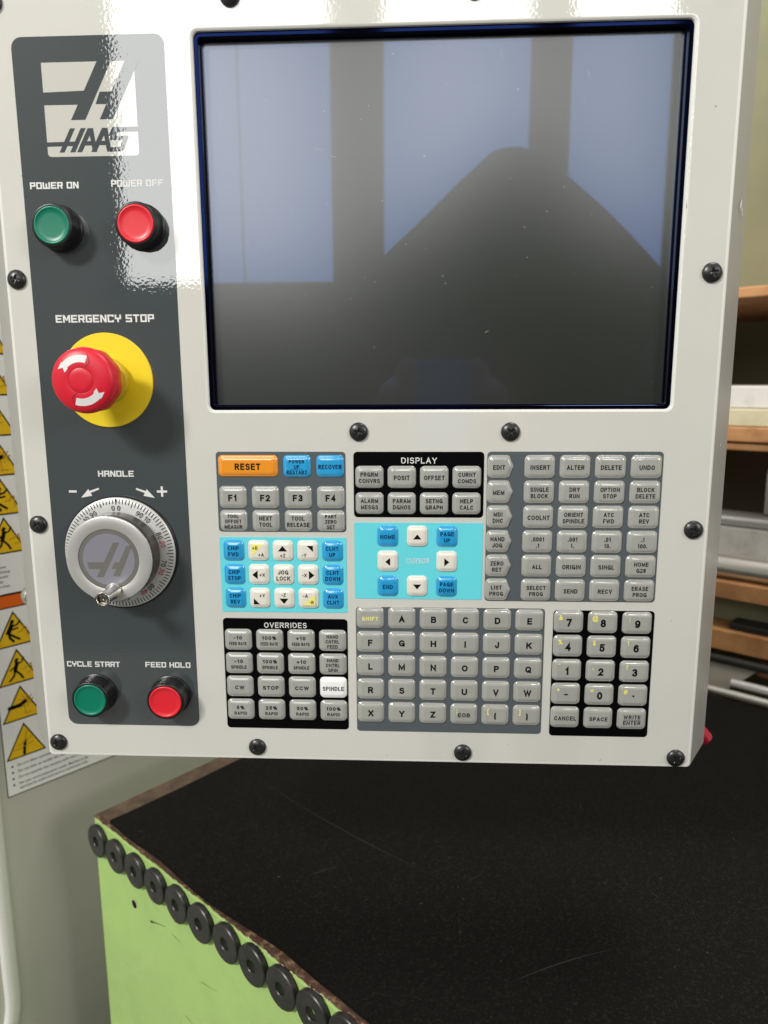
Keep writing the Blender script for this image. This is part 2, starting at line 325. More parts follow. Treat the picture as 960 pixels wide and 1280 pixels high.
def caption(name, s, cx, cy, cap, width, parent, h):
    tot = sum(glyph_strokes(c)[0] + .2 for c in s) - .2; kx = width / tot; mb = MB(); x = -width / 2
    for i, c in enumerate(s):
        w, q = glyph_strokes(c)
        for j, r in enumerate(q):
            pts = r if isinstance(r, list) else [(r[0], r[1]), (r[2], r[1]), (r[2], r[3]), (r[0], r[3])]
            poly(mb, [(x + a * kx, -(b - .5) * cap) for a, b in pts], h + .012 * j, 'print_white')
        x += (w + .2) * kx
    return build(mb, name, parent, P(cx, cy))

# ------------------------------------------------------------------ rotated frame of machine, cabinet and shelf
CX, CY, CZ = -0.326, 0.657, Z0 - 0.430        # left front corner of the cabinet top
def frame(deg):
    a = math.radians(deg)
    u = Vector((math.cos(a - math.pi / 2), math.sin(a - math.pi / 2), 0)); v = Vector((math.cos(a), math.sin(a), 0))
    def G(s, t, z): return Vector((CX, CY, CZ)) + u * (s * .001) + v * (t * .001) + Vector((0, 0, z * .001))
    return G
G = frame(51.2); GW = frame(50.5)
def box(mb, G, s0, s1, t0, t1, z0, z1, m, base, bev=0.0):
    if bev:
        me = bmesh.new()
    c = [G(s, t, z) - base for z in (z0, z1) for t in (t0, t1) for s in (s0, s1)]
    mb.add(c, [(0, 2, 3, 1), (4, 5, 7, 6), (0, 1, 5, 4), (2, 6, 7, 3), (0, 4, 6, 2), (1, 3, 7, 5)], m)
def bevel(o, w, seg=2):
    md = o.modifiers.new('bevel', 'BEVEL'); md.width = w; md.segments = seg; md.limit_method = 'ANGLE'; md.angle_limit = math.radians(40)
    return o
def thing_box(name, G, dims, m, label, cat, bev=.002, parent=None, group=None):
    s0, s1, t0, t1, z0, z1 = dims; base = G((s0 + s1) / 2, (t0 + t1) / 2, z0); mb = MB(); box(mb, G, *dims, m, base)
    o = build(mb, name, parent, base); bevel(o, bev)
    return tag(o, label, cat, group)
def bar(mb, p0, p1, r, m, base, n=20, hollow=0.0):
    d = (p1 - p0).normalized(); x = d.orthogonal().normalized(); y = d.cross(x); vs = []
    for p in (p0, p1):
        for k in range(n): a = 2 * math.pi * k / n; vs.append(p + (x * math.cos(a) + y * math.sin(a)) * r - base)
    fs = [(k, (k + 1) % n, n + (k + 1) % n, n + k) for k in range(n)] + [tuple(reversed(range(n))), tuple(range(n, 2 * n))]
    mb.add(vs, fs, m)

# ================================================================== the setting
def sheet(name, pts, m):
    mb = MB(); mb.add(pts, [tuple(range(len(pts)))], m); o = build(mb, name); tag(o, kind='structure'); return o
sheet('floor', [(-4, -4, 0), (5, -4, 0), (5, 5, 0), (-4, 5, 0)], 'concrete')
wb = MB(); box(wb, G, -95, 1700, 1180, 1220, -900, 1500, 'wall', Vector((0, 0, 0)))
tag(build(wb, 'wall'), kind='structure')

# ------------------------------------------------------------------ machine enclosure with warning label
base = GW(-100, 100, -CZ * 1000)
mach = empty('machine_enclosure', base, 'grey sheet metal machine side with a warning label, left behind the control panel', 'machine')
mb = MB(); box(mb, GW, -160, -100, -600, 1100, -CZ * 1000 + 2, 900, 'machine', base); bevel(build(mb, 'side_panel', mach, base), .002)
# light door trim with a rounded lower corner
def GWs(t, z, out=0): return GW(-100 + out, t, z)
mb = MB(); path = [(-60.5, 850)]; path += [(-60.5, z) for z in (300, 0, -150, -230)]
for k in range(1, 9): a = math.radians(90 * k / 8); path.append((-100.5 + 40 * math.cos(a), -230 - 70 * math.sin(a)))
path.append((-420, -300))
prof = [(-8, 0), (-7.5, 3.5), (-5, 5.5), (5, 5.5), (7.5, 3.5), (8, 0)]
vs = []; fs = []
for i, (t, z) in enumerate(path):
    a = Vector(path[max(i - 1, 0)]); b_ = Vector(path[min(i + 1, len(path) - 1)]); d = (b_ - a).normalized(); nn = Vector((-d[1], d[0]))
    for o_, h_ in prof: vs.append(GWs(t + nn[0] * o_, z + nn[1] * o_, h_) - base)
k = len(prof)
for i in range(len(path) - 1):
    for j in range(k - 1): fs.append((i * k + j, i * k + j + 1, (i + 1) * k + j + 1, (i + 1) * k + j))
mb.add(vs, fs, 'trim'); build(mb, 'door_trim', mach, base, smooth=50, outward=True)
# label
lb = GW(-99.6, 0, 0)
def lab_pt(t, z, h=0.0): return GW(-99.6 + h, t, z) - lb
def lpoly(mb, pts, h, m): mb.add([lab_pt(t, z, h) for t, z in pts], [tuple(range(len(pts)))], m)
mb = MB(); lpoly(mb, [(-44.6, -2), (150, -2), (150, 620), (-44.6, 620)], 0.0, 'ink_black'); lpoly(mb, [(-43.8, -1), (149, -1), (149, 619), (-43.8, 619)], 0.15, 'label_white')
label = build(mb, 'warning_label', mach, lb)
mb = MB(); lpoly(mb, [(-44, 202), (149.2, 202), (149.2, 217.6), (-44, 217.6)], .25, 'ink_black'); lpoly(mb, [(-44, 203.2), (149.2, 203.2), (149.2, 215.5), (-44, 215.5)], .4, 'label_orange')
build(mb, 'orange_band', label, lb)
def stroke(mb, pts, w, m, h):
    for (a, b_) in zip(pts[:-1], pts[1:]):
        a = Vector(a); b_ = Vector(b_); d = (b_ - a).normalized() * (w / 2); n = Vector((-d[1], d[0]))
        lpoly(mb, [a - d - n, b_ + d - n, b_ + d + n, a - d + n], h, m)
def pict(mb, kind, t, z):
    f = lambda L: [(t + x, z + y) for x, y in L]
    K = 'ink_black'; Y = 'label_faint'
    if kind == 0:   # falling back figure
        stroke(mb, f([(-6, 14), (-3, 20)]), 4.5, K, .62); stroke(mb, f([(-2, 24), (-1.6, 25)]), 3.4, K, .63); stroke(mb, f([(-4, 19), (3, 21), (6, 24)]), 1.8, K, .64)
        stroke(mb, f([(-5, 16), (3, 17)]), 1.7, K, .65); stroke(mb, f([(-6, 14), (-5, 8), (-2, 4)]), 2.4, K, .66); stroke(mb, f([(-6, 13), (0, 8), (4, 5)]), 2.2, K, .67)
        stroke(mb, f([(3, 12), (8, 13), (9, 18), (12, 16), (12, 6)]), 1.0, Y, .61)
    elif kind == 1:  # standing figure with spread legs
        stroke(mb, f([(-3, 13), (-1, 20)]), 3.8, K, .62); stroke(mb, f([(-1.5, 23), (-.9, 24)]), 3.2, K, .63); stroke(mb, f([(-1, 19), (4, 21), (6, 25)]), 1.5, K, .64); stroke(mb, f([(-3, 17), (-8, 14)]), 1.4, K, .65)
        stroke(mb, f([(-3, 12), (-5, 7), (-9, 3)]), 2.0, K, .66); stroke(mb, f([(-2, 12), (2, 7), (4, 3)]), 2.0, K, .67)
        stroke(mb, f([(4, 12), (9, 14), (13, 17), (14, 9), (9, 7)]), 1.0, Y, .61)
    elif kind == 2:  # arm reaching into gears
        stroke(mb, f([(-12, 14), (-2, 14.5), (3, 17)]), 4.0, K, .62)
        for a in range(0, 360, 40): stroke(mb, f([(5, 18), (5 + 7 * math.cos(math.radians(a)), 18 + 7 * math.sin(math.radians(a)))]), 1.0, Y, .61)
        stroke(mb, f([(3, 12), (3, 4), (9, 4)]), 1.0, Y, .61)
    else:            # hand under a tool
        stroke(mb, f([(-2, 2), (-1, 10), (0, 15)]), 2.8, K, .62); stroke(mb, f([(0, 15), (5, 17), (8, 20)]), 1.0, Y, .61); stroke(mb, f([(-8, 12), (0, 15), (2, 26)]), 1.1, Y, .63); stroke(mb, f([(-12, 8), (-3, 9), (8, 12)]), .9, Y, .64)
TRI = [(z, k) for z, k in ((38.2, 3), (79.8, 2), (120.2, 1), (161.0, 0))] + [(259.2 + 39.5 * i, (1, 0, 2, 3, 1, 0)[i]) for i in range(6)]
for z, kind in TRI:
    mb = MB(); lpoly(mb, [(-42.6, z), (-1.2, z), (-22, z + 37.6)], .3, 'ink_black'); lpoly(mb, [(-40.2, z + 1.5), (-3.6, z + 1.5), (-22, z + 34.6)], .5, 'label_yellow')
    pict(mb, kind, -22, z + 1.5); build(mb, 'hazard_triangle', label, lb)
def ltext(mb, s, t, z, cap, sx=.9):
    vs, fs, w = glyphs(s, .01); mb.add([lab_pt(t + x * cap * sx, z + y * cap, .3) for x, y in vs], fs, 'ink_black')
mb = MB()
for i, s in enumerate(('if the windows become', 'exposed to machining', 'because of discolor', 'or effectively.', 'Replace windows when')): ltext(mb, s, (-57.5, -52.5, -50.5, -47, -55.5)[i], 244.5 - 5.0 * i, 2.6)
build(mb, 'text_block', label, lb)
mb = MB()
for i, s in enumerate(('Do not allow untrained operation of this', 'Do not alter or modify this machine in any', 'Do not operate this machine with worn or', 'No user serviceable parts inside. Machine to be', 'serviced by authorized service technicians only.')):
    z = 29.5 - 7.0 * i if i < 4 else 3.3
    ltext(mb, s, -31.8, z, 3.0, .85)
    if i < 4: lpoly(mb, [(-37.2 + 1.2 * math.cos(q * .785), z + 1.4 + 1.2 * math.sin(q * .785)) for q in range(8)], .3, 'ink_black')
build(mb, 'text_block', label, lb)

# ------------------------------------------------------------------ green cabinet
cb = G(450, 350, -CZ * 1000)
cab = empty('green_cabinet', cb, 'pale green steel cabinet with a black rubber covered top, below the control panel', 'cabinet')
S1, T1 = 980, 705
mb = MB(); box(mb, G, 0, S1, 0, T1, -CZ * 1000 + 3, -3.0, 'green_paint', cb); bevel(build(mb, 'body', cab, cb), .0015)
mb = MB(); box(mb, G, 1.2, S1 - 1, 2.2, T1 - 1, -3.5, 0.4, 'rust', cb); top = build(mb, 'steel_top', cab, cb)
# chipped, rusty front lip of the top: uneven little pieces
mb = MB()
def lip_top(x): return .1 + .4 * math.sin(x * .09) * math.sin(x * .033 + 1) + 4.0 * math.exp(-((x - 284) / 36) ** 2)
def lip_low(x): return -.7 + .8 * math.sin(x * .13 + 2) * math.sin(x * .041) + .5 * math.sin(x * .61)
xs = [1.5 + 1.6 * i for i in range(270)]; vs = []; fs = []
for x in xs: o_ = -.35 - .2 * math.sin(x * .37); vs += [G(x, -.05, lip_low(x)) - cb, G(x, o_, lip_low(x) + .15) - cb, G(x, o_ + .3, lip_top(x)) - cb, G(x, 4.5, lip_top(x) + .1) - cb]
for i in range(len(xs) - 1):
    for j in range(3): fs.append((i * 4 + j, i * 4 + 4 + j, i * 4 + 5 + j, i * 4 + 1 + j))
mb.add(vs, fs, 'rust_red')
for i in range(46):                                    # bright nicks where the paint is gone
    x = random.choice([random.uniform(4, 420), random.uniform(225, 345)]); w = random.uniform(.8, 4.0); z0 = lip_low(x) - random.uniform(-.3, .5)
    mb.add([G(x + a * w, -.62, z0 + b_ * random.uniform(.5, 1.1)) - cb for a, b_ in ((0, -.3), (.5, -.9), (1, -.2), (.8, .7), (.3, .9))], [(0, 1, 2, 3, 4)], 'bare')
build(mb, 'rusty_lip', cab, cb)
# screw hole and scratch in the front sheet
hb = G(70.4, -.15, -64.3); mb = MB()
def fdisc(mb, s, z, r0, r1, t, m, n=20, sq=1.0):
    vs = []; fs = []
    for k in range(n):
        a = 2 * math.pi * k / n
        for r in (r0, r1): vs.append(G(s + r * math.cos(a), t, z + r * sq * math.sin(a)) - hb)
    for k in range(n): j = (k + 1) % n; fs.append((2 * k, 2 * k + 1, 2 * j + 1, 2 * j))
    mb.add(vs, fs, m)
fdisc(mb, 70.4, -64.3, 0.01, 4.4, -.2, 'ink_black'); fdisc(mb, 70.4, -64.3, 4.3, 5.3, -.28, 'bare'); build(mb, 'screw_hole', cab, hb)
mb = MB()
for (s0, z0, s1, z1, w) in ((99, -67.5, 107, -64.8, 2.6), (106, -65, 125, -59, .9), (258, -9, 259.5, -3, 1.8), (266, -10, 266.6, -3.5, .9), (140, -45, 152, -43, .5), *[(x, z, x + l * math.cos(a), z + l * math.sin(a), w) for x, z, l, a, w in [(random.uniform(20, 420), -random.uniform(38, 330), random.uniform(3, 26), random.gauss(-.4, .7), random.uniform(.15, .55)) for _ in range(34)]]):
    d = Vector((s1 - s0, z1 - z0)).normalized(); n_ = Vector((-d[1], d[0])) * w / 2
    mb.add([G(a, -.2, b_) - hb for a, b_ in ((s0 - n_[0], z0 - n_[1]), (s1 - n_[0] * .3, z1 - n_[1] * .3), (s1 + n_[0] * .3, z1 + n_[1] * .3), (s0 + n_[0], z0 + n_[1]))], [(0, 1, 2, 3)], 'dark_metal')
build(mb, 'scratch', cab, hb)

# black rubber mat with a wavy lifted front edge
mbz = G(450, 350, 0)
def front_edge(s): return 2.2 + 1.2 * math.sin(s * .021) + 1.0 * math.sin(s * .057 + 1) + (3.5 * math.exp(-((s - 285) / 38) ** 2))
def lift(s, t):
    e = math.exp(-max(t - 2, 0) / 16.0)
    return .8 + e * (4.0 * math.exp(-((s - 284) / 40) ** 2) + 1.0 * math.exp(-((s - 390) / 30) ** 2) + .5 * math.sin(s * .045) ** 2) + .35 * math.sin(s * .012 + t * .017) * math.sin(t * .013)
ss = [26.5 + (S1 - 30 - 26.5) * i / 180 for i in range(181)]; tt = [0, 1.5, 4, 8, 14, 22, 32, 50, 80, 130, 200, 300, 420, 560, 690]
vs = []; fs = []
for th in (2.6, 0.0):
    for t in tt:
        for s in ss:
            t_ = front_edge(s) + t; s_ = s + (1.5 * math.sin(t * .02) if s < 30 else 0)
            vs.append(G(s_, t_, lift(s, t_) + th) - mbz)
n = len(ss); k = len(tt); o2 = n * k
for i in range(k - 1):
    for j in range(n - 1):
        a = i * n + j; fs.append((a, a + 1, a + n + 1, a + n)); fs.append((o2 + a + n, o2 + a + n + 1, o2 + a + 1, o2 + a))
for j in range(n - 1): fs.append((j + 1, j, o2 + j, o2 + j + 1)); a = (k - 1) * n + j; fs.append((a, a + 1, o2 + a + 1, o2 + a))
for i in range(k - 1): a = i * n; fs.append((a, a + n, o2 + a + n, o2 + a)); a = i * n + n - 1; fs.append((a + n, a, o2 + a, o2 + a + n))
mb = MB(); mb.add(vs, fs, 'mat')
tag(build(mb, 'rubber_mat', None, mbz, smooth=50, outward=True), 'large black rubber mat with a wavy edge lying on the green cabinet', 'mat')

mato = bpy.data.objects['rubber_mat']
mb = MB()
def scuff(s0, t0, s1, t1, w, m):
    n = 7; d = Vector((s1 - s0, t1 - t0)); p = Vector((-d[1], d[0])).normalized(); bow = random.uniform(-.05, .05) * d.length; vs = []
    for i in range(n + 1):
        q = i / n; c = Vector((s0, t0)) + d * q + p * bow * 4 * q * (1 - q); ww = w * math.sin(math.pi * (q * .9 + .05))
        for e in (-1, 1): x, y = c + p * ww * e / 2; vs.append(G(x, y, lift(x, y) + 2.75) - mbz)
    mb.add(vs, [(2 * i, 2 * i + 2, 2 * i + 3, 2 * i + 1) for i in range(n)], m)
scuff(70, 150, 330, 150, .8, 'scuff'); scuff(430, 95, 470, 170, 1.0, 'scuff')
for _ in range(90):
    x, y, a = random.uniform(40, 700), random.uniform(12, 560), random.uniform(0, 6.28); l = random.choice([1.2, 1.5, 2, 2.5, 6, 14, 34]) * random.uniform(.6, 1.2)
    scuff(x, y, x + l * math.cos(a), y + l * math.sin(a), random.uniform(.35, .9) if l > 4 else random.uniform(.7, 1.5), 'scuff' if l > 4 else 'dust')
build(mb, 'scuffs', mato, mbz)['kind'] = 'stuff'

# ferrite rings along the front edge
def ring_mesh():
    mb = MB(); n = 40; R0, R1, th = 16.7, 5.2, 5.2
    prof = [(R0 - .8, 0), (R0, .8), (R0, th - .8), (R0 - .8, th), (R1 + .7, th), (R1, th - .7), (R1, .2)]
    vs = []; fs = []
    for k in range(n):
        a = 2 * math.pi * k / n
        for r, h in prof: vs.append((r * .001 * math.cos(a), -h * .001, r * .001 * math.sin(a)))
    q = len(prof)
    for k in range(n):
        for j in range(q - 1): kk = (k + 1) % n; fs.append((k * q + j, kk * q + j, kk * q + j + 1, k * q + j + 1))
    mb.add(vs, fs, 'ferrite')
    me = mb.mesh('ring_magnet', 35); b = bmesh.new(); b.from_mesh(me); bmesh.ops.recalc_face_normals(b, faces=b.faces); b.to_mesh(me); b.free(); return me
rm = ring_mesh()
RN = ['leftmost black ring magnet on the green cabinet, nearest its left corner', 'second black ring magnet from the left corner of the green cabinet', 'third black ring magnet from the left corner of the green cabinet',
      'fourth black ring magnet from the left corner of the green cabinet', 'fifth black ring magnet from the left corner of the green cabinet', 'sixth black ring magnet from the left corner of the green cabinet',
      'seventh black ring magnet from the left corner of the green cabinet', 'eighth black ring magnet from the left corner of the green cabinet', 'ninth black ring magnet, with brownish face, from the left cabinet corner',
      'tenth black ring magnet, last one seen almost whole near the bottom edge', 'eleventh black ring magnet, cut off by the bottom edge of the photo']
for i, (s, z) in enumerate(((7.4, -21.9), (42.9, -22.2), (78.7, -20.4), (113.5, -19.2), (148.3, -19.4), (183.1, -19.2), (219.1, -17.8), (253.2, -18.0), (287.7, -17.0), (321.3, -16.5), (355.5, -14.5))):
    o = link('ring_magnet', rm, None, G(s + 4.2, -.25, z)); o.rotation_euler = (0, random.uniform(0, 6), 0); 
    o.rotation_euler = (Matrix.Rotation(math.radians(51.2 - 90), 3, 'Z') @ Matrix.Rotation(math.radians(random.uniform(-.8, .8)), 3, 'X') @ Matrix.Rotation(math.radians(random.uniform(-1.2, 1.2)), 3, 'Z') @ Matrix.Rotation(random.uniform(0, 6), 3, 'Y')).to_euler(); o.scale = (random.uniform(.98, 1.01),) * 3; o.location.y -= .0004
    tag(o, RN[i], 'magnet', 'ring magnets along the front edge of the green cabinet')

# ------------------------------------------------------------------ shelf rack at the right, out of focus
rb = G(500, 760, -CZ * 1000)
rack = empty('storage_shelf', rb, 'wooden storage shelf with four boards behind the panel, at the right', 'shelf')
for dims in ((60, 1300, 742, 1178, 534, 548), (60, 1300, 742, 1178, 347, 367), (60, 1300, 750, 1178, 335, 345.5), (60, 1300, 742, 1178, 128, 153), (60, 1300, 742, 1178, 53, 83)):
    mb = MB(); box(mb, G, *dims, 'wood', rb); bevel(build(mb, 'board', rack, rb), .002)
mb = MB(); box(mb, G, 90, 1270, 792, 798, 83.5, 127.5, 'wall', rb); build(mb, 'back_panel', rack, rb)
for s in (60, 1272):
    mb = MB(); box(mb, G, s, s + 28, 775, 1178, -CZ * 1000, 900, 'wood', rb); bevel(build(mb, 'upright', rack, rb), .002)
thing_box('cream_board', G, (90, 900, 746, 960, 367.5, 391), 'cream', 'thick cream coloured slab lying on the second wooden shelf board', 'board')
thing_box('white_board', G, (90, 880, 752, 950, 391.5, 421), 'paper', 'white slab stacked on the cream slab on the shelf', 'board')
thing_box('black_box', G, (388, 600, 800, 900, 421.5, 430), 'dark_metal', 'flat dark piece lying on top of the white slab', 'box')
def thing_bar(name, s0, s1, t, z, r, m, label, cat, dz=0, dt=0):
    base = G(s0, t, z - r); mb = MB(); bar(mb, G(s0, t, z), G(s1, t + dt, z + dz), r * .001, m, base); return tag(build(mb, name, None, base, smooth=40), label, cat)
thing_bar('steel_bar', 100, 900, 763, 171, 17, 'steel', 'thick polished round steel bar lying on the third shelf board', 'steel bar')
thing_box('white_block', G, (110, 900, 784, 900, 153.5, 222), 'paper', 'long off-white block standing behind the polished steel bar', 'block')
thing_bar('aluminium_tube', 100, 900, 796, 231.5, 9, 'alu', 'thin light metal tube on top of the off-white block', 'tube')
thing_bar('grey_tube', 100, 900, 830, 231.5, 8, 'grey_metal', 'dull grey tube on the off-white block behind the light tube', 'tube')
thing_box('grey_sheet', G, (392, 560, 815, 820, 240, 305), 'grey_metal', 'upright grey sheet leaning on the tubes on the shelf', 'sheet', bev=.0008)
thing_box('dark_offcut', G, (376, 560, 750, 785, 83.5, 93), 'dark_metal', 'flat dark metal offcut lying on the lowest shelf board', 'offcut')
thing_bar('dark_rod', 100, 900, 735, 43, 6, 'dark_metal', 'thin dark rod just below the lowest shelf board', 'rod')
mb = MB(); b0 = G(300, 720, 3); mb.add([G(*p) - b0 for p in ((150, 718, 3.5), (385, 718, 3.5), (425, 736, 40), (150, 736, 40), (150, 724, 3.5), (385, 724, 3.5), (425, 742, 40), (150, 742, 40))], [(0, 1, 2, 3), (7, 6, 5, 4), (0, 4, 5, 1), (1, 5, 6, 2), (2, 6, 7, 3), (3, 7, 4, 0)], 'grey_plate')
tag(build(mb, 'grey_plate', None, b0), 'slanted brownish grey plate leaning below the lowest shelf board', 'plate')
thing_bar('metal_strip', 150, 900, 700, 10, 5.5, 'steel', 'light metal rod lying along the back of the black mat', 'rod')
thing_bar('short_pipe', 395, 800, 716, 20, 6, 'alu', 'short light pipe lying beside the slanted grey plate', 'pipe')
thing_box('wood_offcut', G, (415, 560, 760, 800, 20, 38), 'wood', 'small wooden offcut under the lowest shelf board, at the right edge', 'offcut')

# ================================================================== control panel
pb = P(-36, 249.5, -25)
pan = empty('control_panel', pb, 'light grey machine control panel with dark screen, keypad, emergency stop and handwheel', 'control panel')
PX0, PX1, PY0, PY1 = -250.0, 178.0, -221.0, 249.6
OX0, OX1, OY0, OY1 = -129.3, 151.2, -195.5, 17.6
def ringR(x0, x1, y0, y1, r, h): return [(x, y, h) for x, y in rr(x0, x1, y0, y1, r, 6)]
def shift(ring): return [(x + 36, y - 249.5, h) for x, y, h in ring]
mb = MB(); R_ = []
def outer(d, r, h): return ringR(PX0 + d, PX1 - d, PY0 + d, PY1 - d, r, h)
R_.append(ringR(-272, 197, -225, 250.0, 3, -95)); R_.append(ringR(-274, 198.5, -226, 250.2, 3, -32)); R_.append(ringR(-273.6, 198.1, -226, 250.2, 3, -30.2))
R_.append(ringR(-251.0, 179.0, -221.4, 249.9, 2.5, -1.25)); R_.append(ringR(PX0 - .55, PX1 + .55, PY0 - .2, PY1 + .15, 2.4, -.62)); R_.append(ringR(PX0, PX1, PY0 + .1, PY1, 2.2, -.16)); R_.append(outer(.9, 1.6, 0)); R_.append(outer(1.5, 1.4, 0))
def hole(d, r, h): return ringR(OX0 - d, OX1 + d, OY0 - d, OY1 + d, r, h)
R_ += [hole(2.0, 5.0, 0), hole(1.5, 4.6, 0), hole(1.15, 4.3, -.10), hole(.65, 4.0, -.34), hole(.15, 3.6, -.75), hole(0, 3.5, -1.4), hole(0, 3.5, -3.4)]
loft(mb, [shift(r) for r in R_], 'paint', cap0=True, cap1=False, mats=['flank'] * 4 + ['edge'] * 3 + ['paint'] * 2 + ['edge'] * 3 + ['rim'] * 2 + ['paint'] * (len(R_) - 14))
build(mb, 'front_plate', pan, P(-36, 249.5), smooth=35)
# dark surround and display
mb = MB(); hb2 = [hole(.05, 3.4, -2.2), hole(-.35, 3.2, -2.4), hole(-.4, 3.1, -2.4), hole(-2.1, 2.4, -2.4), hole(-2.15, 2.2, -2.4), hole(-2.4, 2.0, -2.65), hole(-2.5, 1.8, -7.1), hole(-2.65, 1.6, -7.3), hole(-3.0, 1.2, -7.3), hole(-3.1, .8, -7.5), hole(-3.3, .5, -8.4)]
loft(mb, [shift(r) for r in hb2], 'bezel', cap1=False); bez = build(mb, 'screen_surround', pan, P(-36, 249.5), smooth=9)
mb = MB(); w, g = (OX1 - OX0) / 2 - 2.9, (OY1 - OY0) / 2 - 2.9
poly(mb, [(-w, -g), (w, -g), (w, g), (-w, g)], -8.3, 'lcd'); build(mb, 'display_glass', pan, P((OX0 + OX1) / 2, (OY0 + OY1) / 2))

mb = MB()
def fleck(x, y, l, a, w, h, m):
    c, s_ = math.cos(a), math.sin(a)
    poly(mb, [(x + u * c - v * s_, y + u * s_ + v * c) for u, v in ((-l / 2, 0), (0, -w / 2), (l / 2, 0), (0, w / 2))], h, m)
cxs, cys = (OX0 + OX1) / 2, (OY0 + OY1) / 2
for _ in range(46): l = random.choice((.3, .35, .4, .6)); fleck(random.uniform(-132, 132), random.uniform(-98, 98), l, random.uniform(0, 3.1), l * random.uniform(.5, 1), -8.26, 'dust_light')
for x, y, l, a in ((-70, -45, 9, .35), (-62, -41, 5, .3), (85, -82, 7, 1.1), (-100, -72, 2.5, .8), (30, 60, 4, 2.6)): fleck(x, y, l, a, .22, -8.25, 'dust_light')
build(mb, 'screen_dust', pan, P(cxs, cys))['kind'] = 'stuff'
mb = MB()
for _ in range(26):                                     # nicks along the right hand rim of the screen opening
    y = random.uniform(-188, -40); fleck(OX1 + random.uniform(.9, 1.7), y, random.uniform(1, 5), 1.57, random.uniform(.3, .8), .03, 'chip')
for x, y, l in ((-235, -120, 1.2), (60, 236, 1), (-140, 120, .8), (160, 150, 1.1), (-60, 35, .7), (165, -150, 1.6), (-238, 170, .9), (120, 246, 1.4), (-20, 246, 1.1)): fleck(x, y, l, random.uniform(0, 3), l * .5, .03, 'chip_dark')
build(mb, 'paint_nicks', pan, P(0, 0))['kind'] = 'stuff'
mb = MB(); fb = Vector((.188, .465, Z0 + .10))
for dz, dx, l in ((0, 0, 2.5), (.002, .0012, 3.2), (-.001, .003, 2.0), (-.003, .0045, 1.5), (-.14, -.002, 1.5)):
    pts = [(dx + e * .001 * l * .35, f * .001 * l) for e, f in ((-1, -.3), (.2, -.8), (1, .2), (.1, .9))]
    mb.add([Vector((x, x * 1.5 - .0004 + .0000, z + dz)) for x, z in pts], [(0, 1, 2, 3)], 'chip')
build(mb, 'side_nicks', pan, fb + Vector((.0004, -.0003, 0)))

# printed grey column
rrect('printed_column', -234.8, -145.5, -194.6, 227.2, 6.0, 0.12, 'strip', pan, edge=.05)
H1 = .16
def cap_part(n, s, x, y, c, w): return caption(n, s, x, y, c, w, pan, H1)
cap_part('caption', 'POWER ON', -215.8, -114.4, 3.7, 29.4); cap_part('caption', 'POWER OFF', -165.9, -114.9, 3.7, 31.2)
cap_part('caption', 'EMERGENCY STOP', -191.0, -37.9, 4.5, 61); cap_part('caption', 'HANDLE', -190.8, 57.1, 3.8, 23)
cap_part('caption', 'CYCLE START', -214.9, 184.3, 3.7, 35.8); cap_part('caption', 'FEED HOLD', -164.8, 184.1, 3.7, 30.2)
# plus, minus and the two arrows above the handwheel
mb = MB(); q = lambda x, y: (x + 190.8, y - 68.3)
def bx2(x0, x1, y0, y1, h=H1): poly(mb, [q(x0, y0), q(x1, y0), q(x1, y1), q(x0, y1)], h, 'print_white')
bx2(-222.0, -217.0, 67.8, 69.2); bx2(-165.2, -158.6, 67.7, 69.1); bx2(-162.6, -161.2, 65.1, 71.7, H1 + .02)
for sg in (-1, 1):
    f = lambda x, y: q(-190.5 + sg * x, y)
    poly(mb, [f(11.8, 67.2), f(12.2, 66.1), f(18.2, 68.2), f(17.6, 69.4)], H1, 'print_white'); poly(mb, [f(16.6, 71.2), f(18.8, 66.9), f(23.8, 72.5)], H1 + .02, 'print_white')
build(mb, 'direction_marks', pan, P(-190.8, 68.3))
# logo on the column
mb = MB(); lx, ly = -190.3, -155.5; q = lambda x, y: (x - lx, y - ly)
sq = rr(-218.0, -163.6, -180.8, -130.1, 2.0, 4); sq = [(-218.0, -180.8), (-163.6, -180.8)] + [p for p in sq if p[1] > -135]
poly(mb, [q(*p) for p in sq], .15, 'logo_light')
def dk(pts, h=.17): poly(mb, [q(*p) for p in pts], h, 'strip')
dk([(-184.9, -181.6), (-176.6, -181.6), (-194.2, -149.9), (-202.8, -149.9)]); dk([(-219, -165.0), (-192, -165.6), (-197, -158.1), (-219, -158.2)], .185)
dk([(-168.6, -181.6), (-160.2, -181.6), (-177.8, -150.0), (-185.7, -150.0)]); dk([(-184.7, -164.8), (-176.2, -164.8), (-180.2, -158.1), (-187.6, -158.2)], .185)
dk([(-162.8, -181.8), (-162.8, -176.3), (-166.5, -181.8)], .18)
for x0 in (-203.8, -197.4): dk([(x0, -145.5), (x0 + 3.1, -145.5), (x0 - 4.2, -132.4), (x0 - 7.3, -132.4)])
dk([(-219, -138.1), (-206, -138.3), (-207.5, -135.8), (-219, -135.7)], .185); dk([(-204.9, -138.3), (-199.5, -138.3), (-201, -135.8), (-206.1, -135.8)], .185)
for x0 in (-193.3, -184.8):
    dk([(x0, -145.4), (x0 + 3.3, -145.4), (x0 - 4.2, -132.4), (x0 - 7.3, -132.4)]); dk([(x0 + .4, -145.4), (x0 + 3.3, -145.4), (x0 + 4.9, -132.4), (x0 + 2.2, -132.4)], .18)
    dk([(x0 - 2.3, -138.4), (x0 + 4, -138.4), (x0 + 4.2, -136), (x0 - 3.6, -136)], .185)
dk([(-178.6, -145.8), (-162.9, -145.8), (-162.9, -143.0), (-175.5, -143.0), (-176.5, -141), (-181.2, -141)]); dk([(-180.2, -141), (-169.2, -141), (-170.2, -138.6), (-180.5, -138.6)], .18)
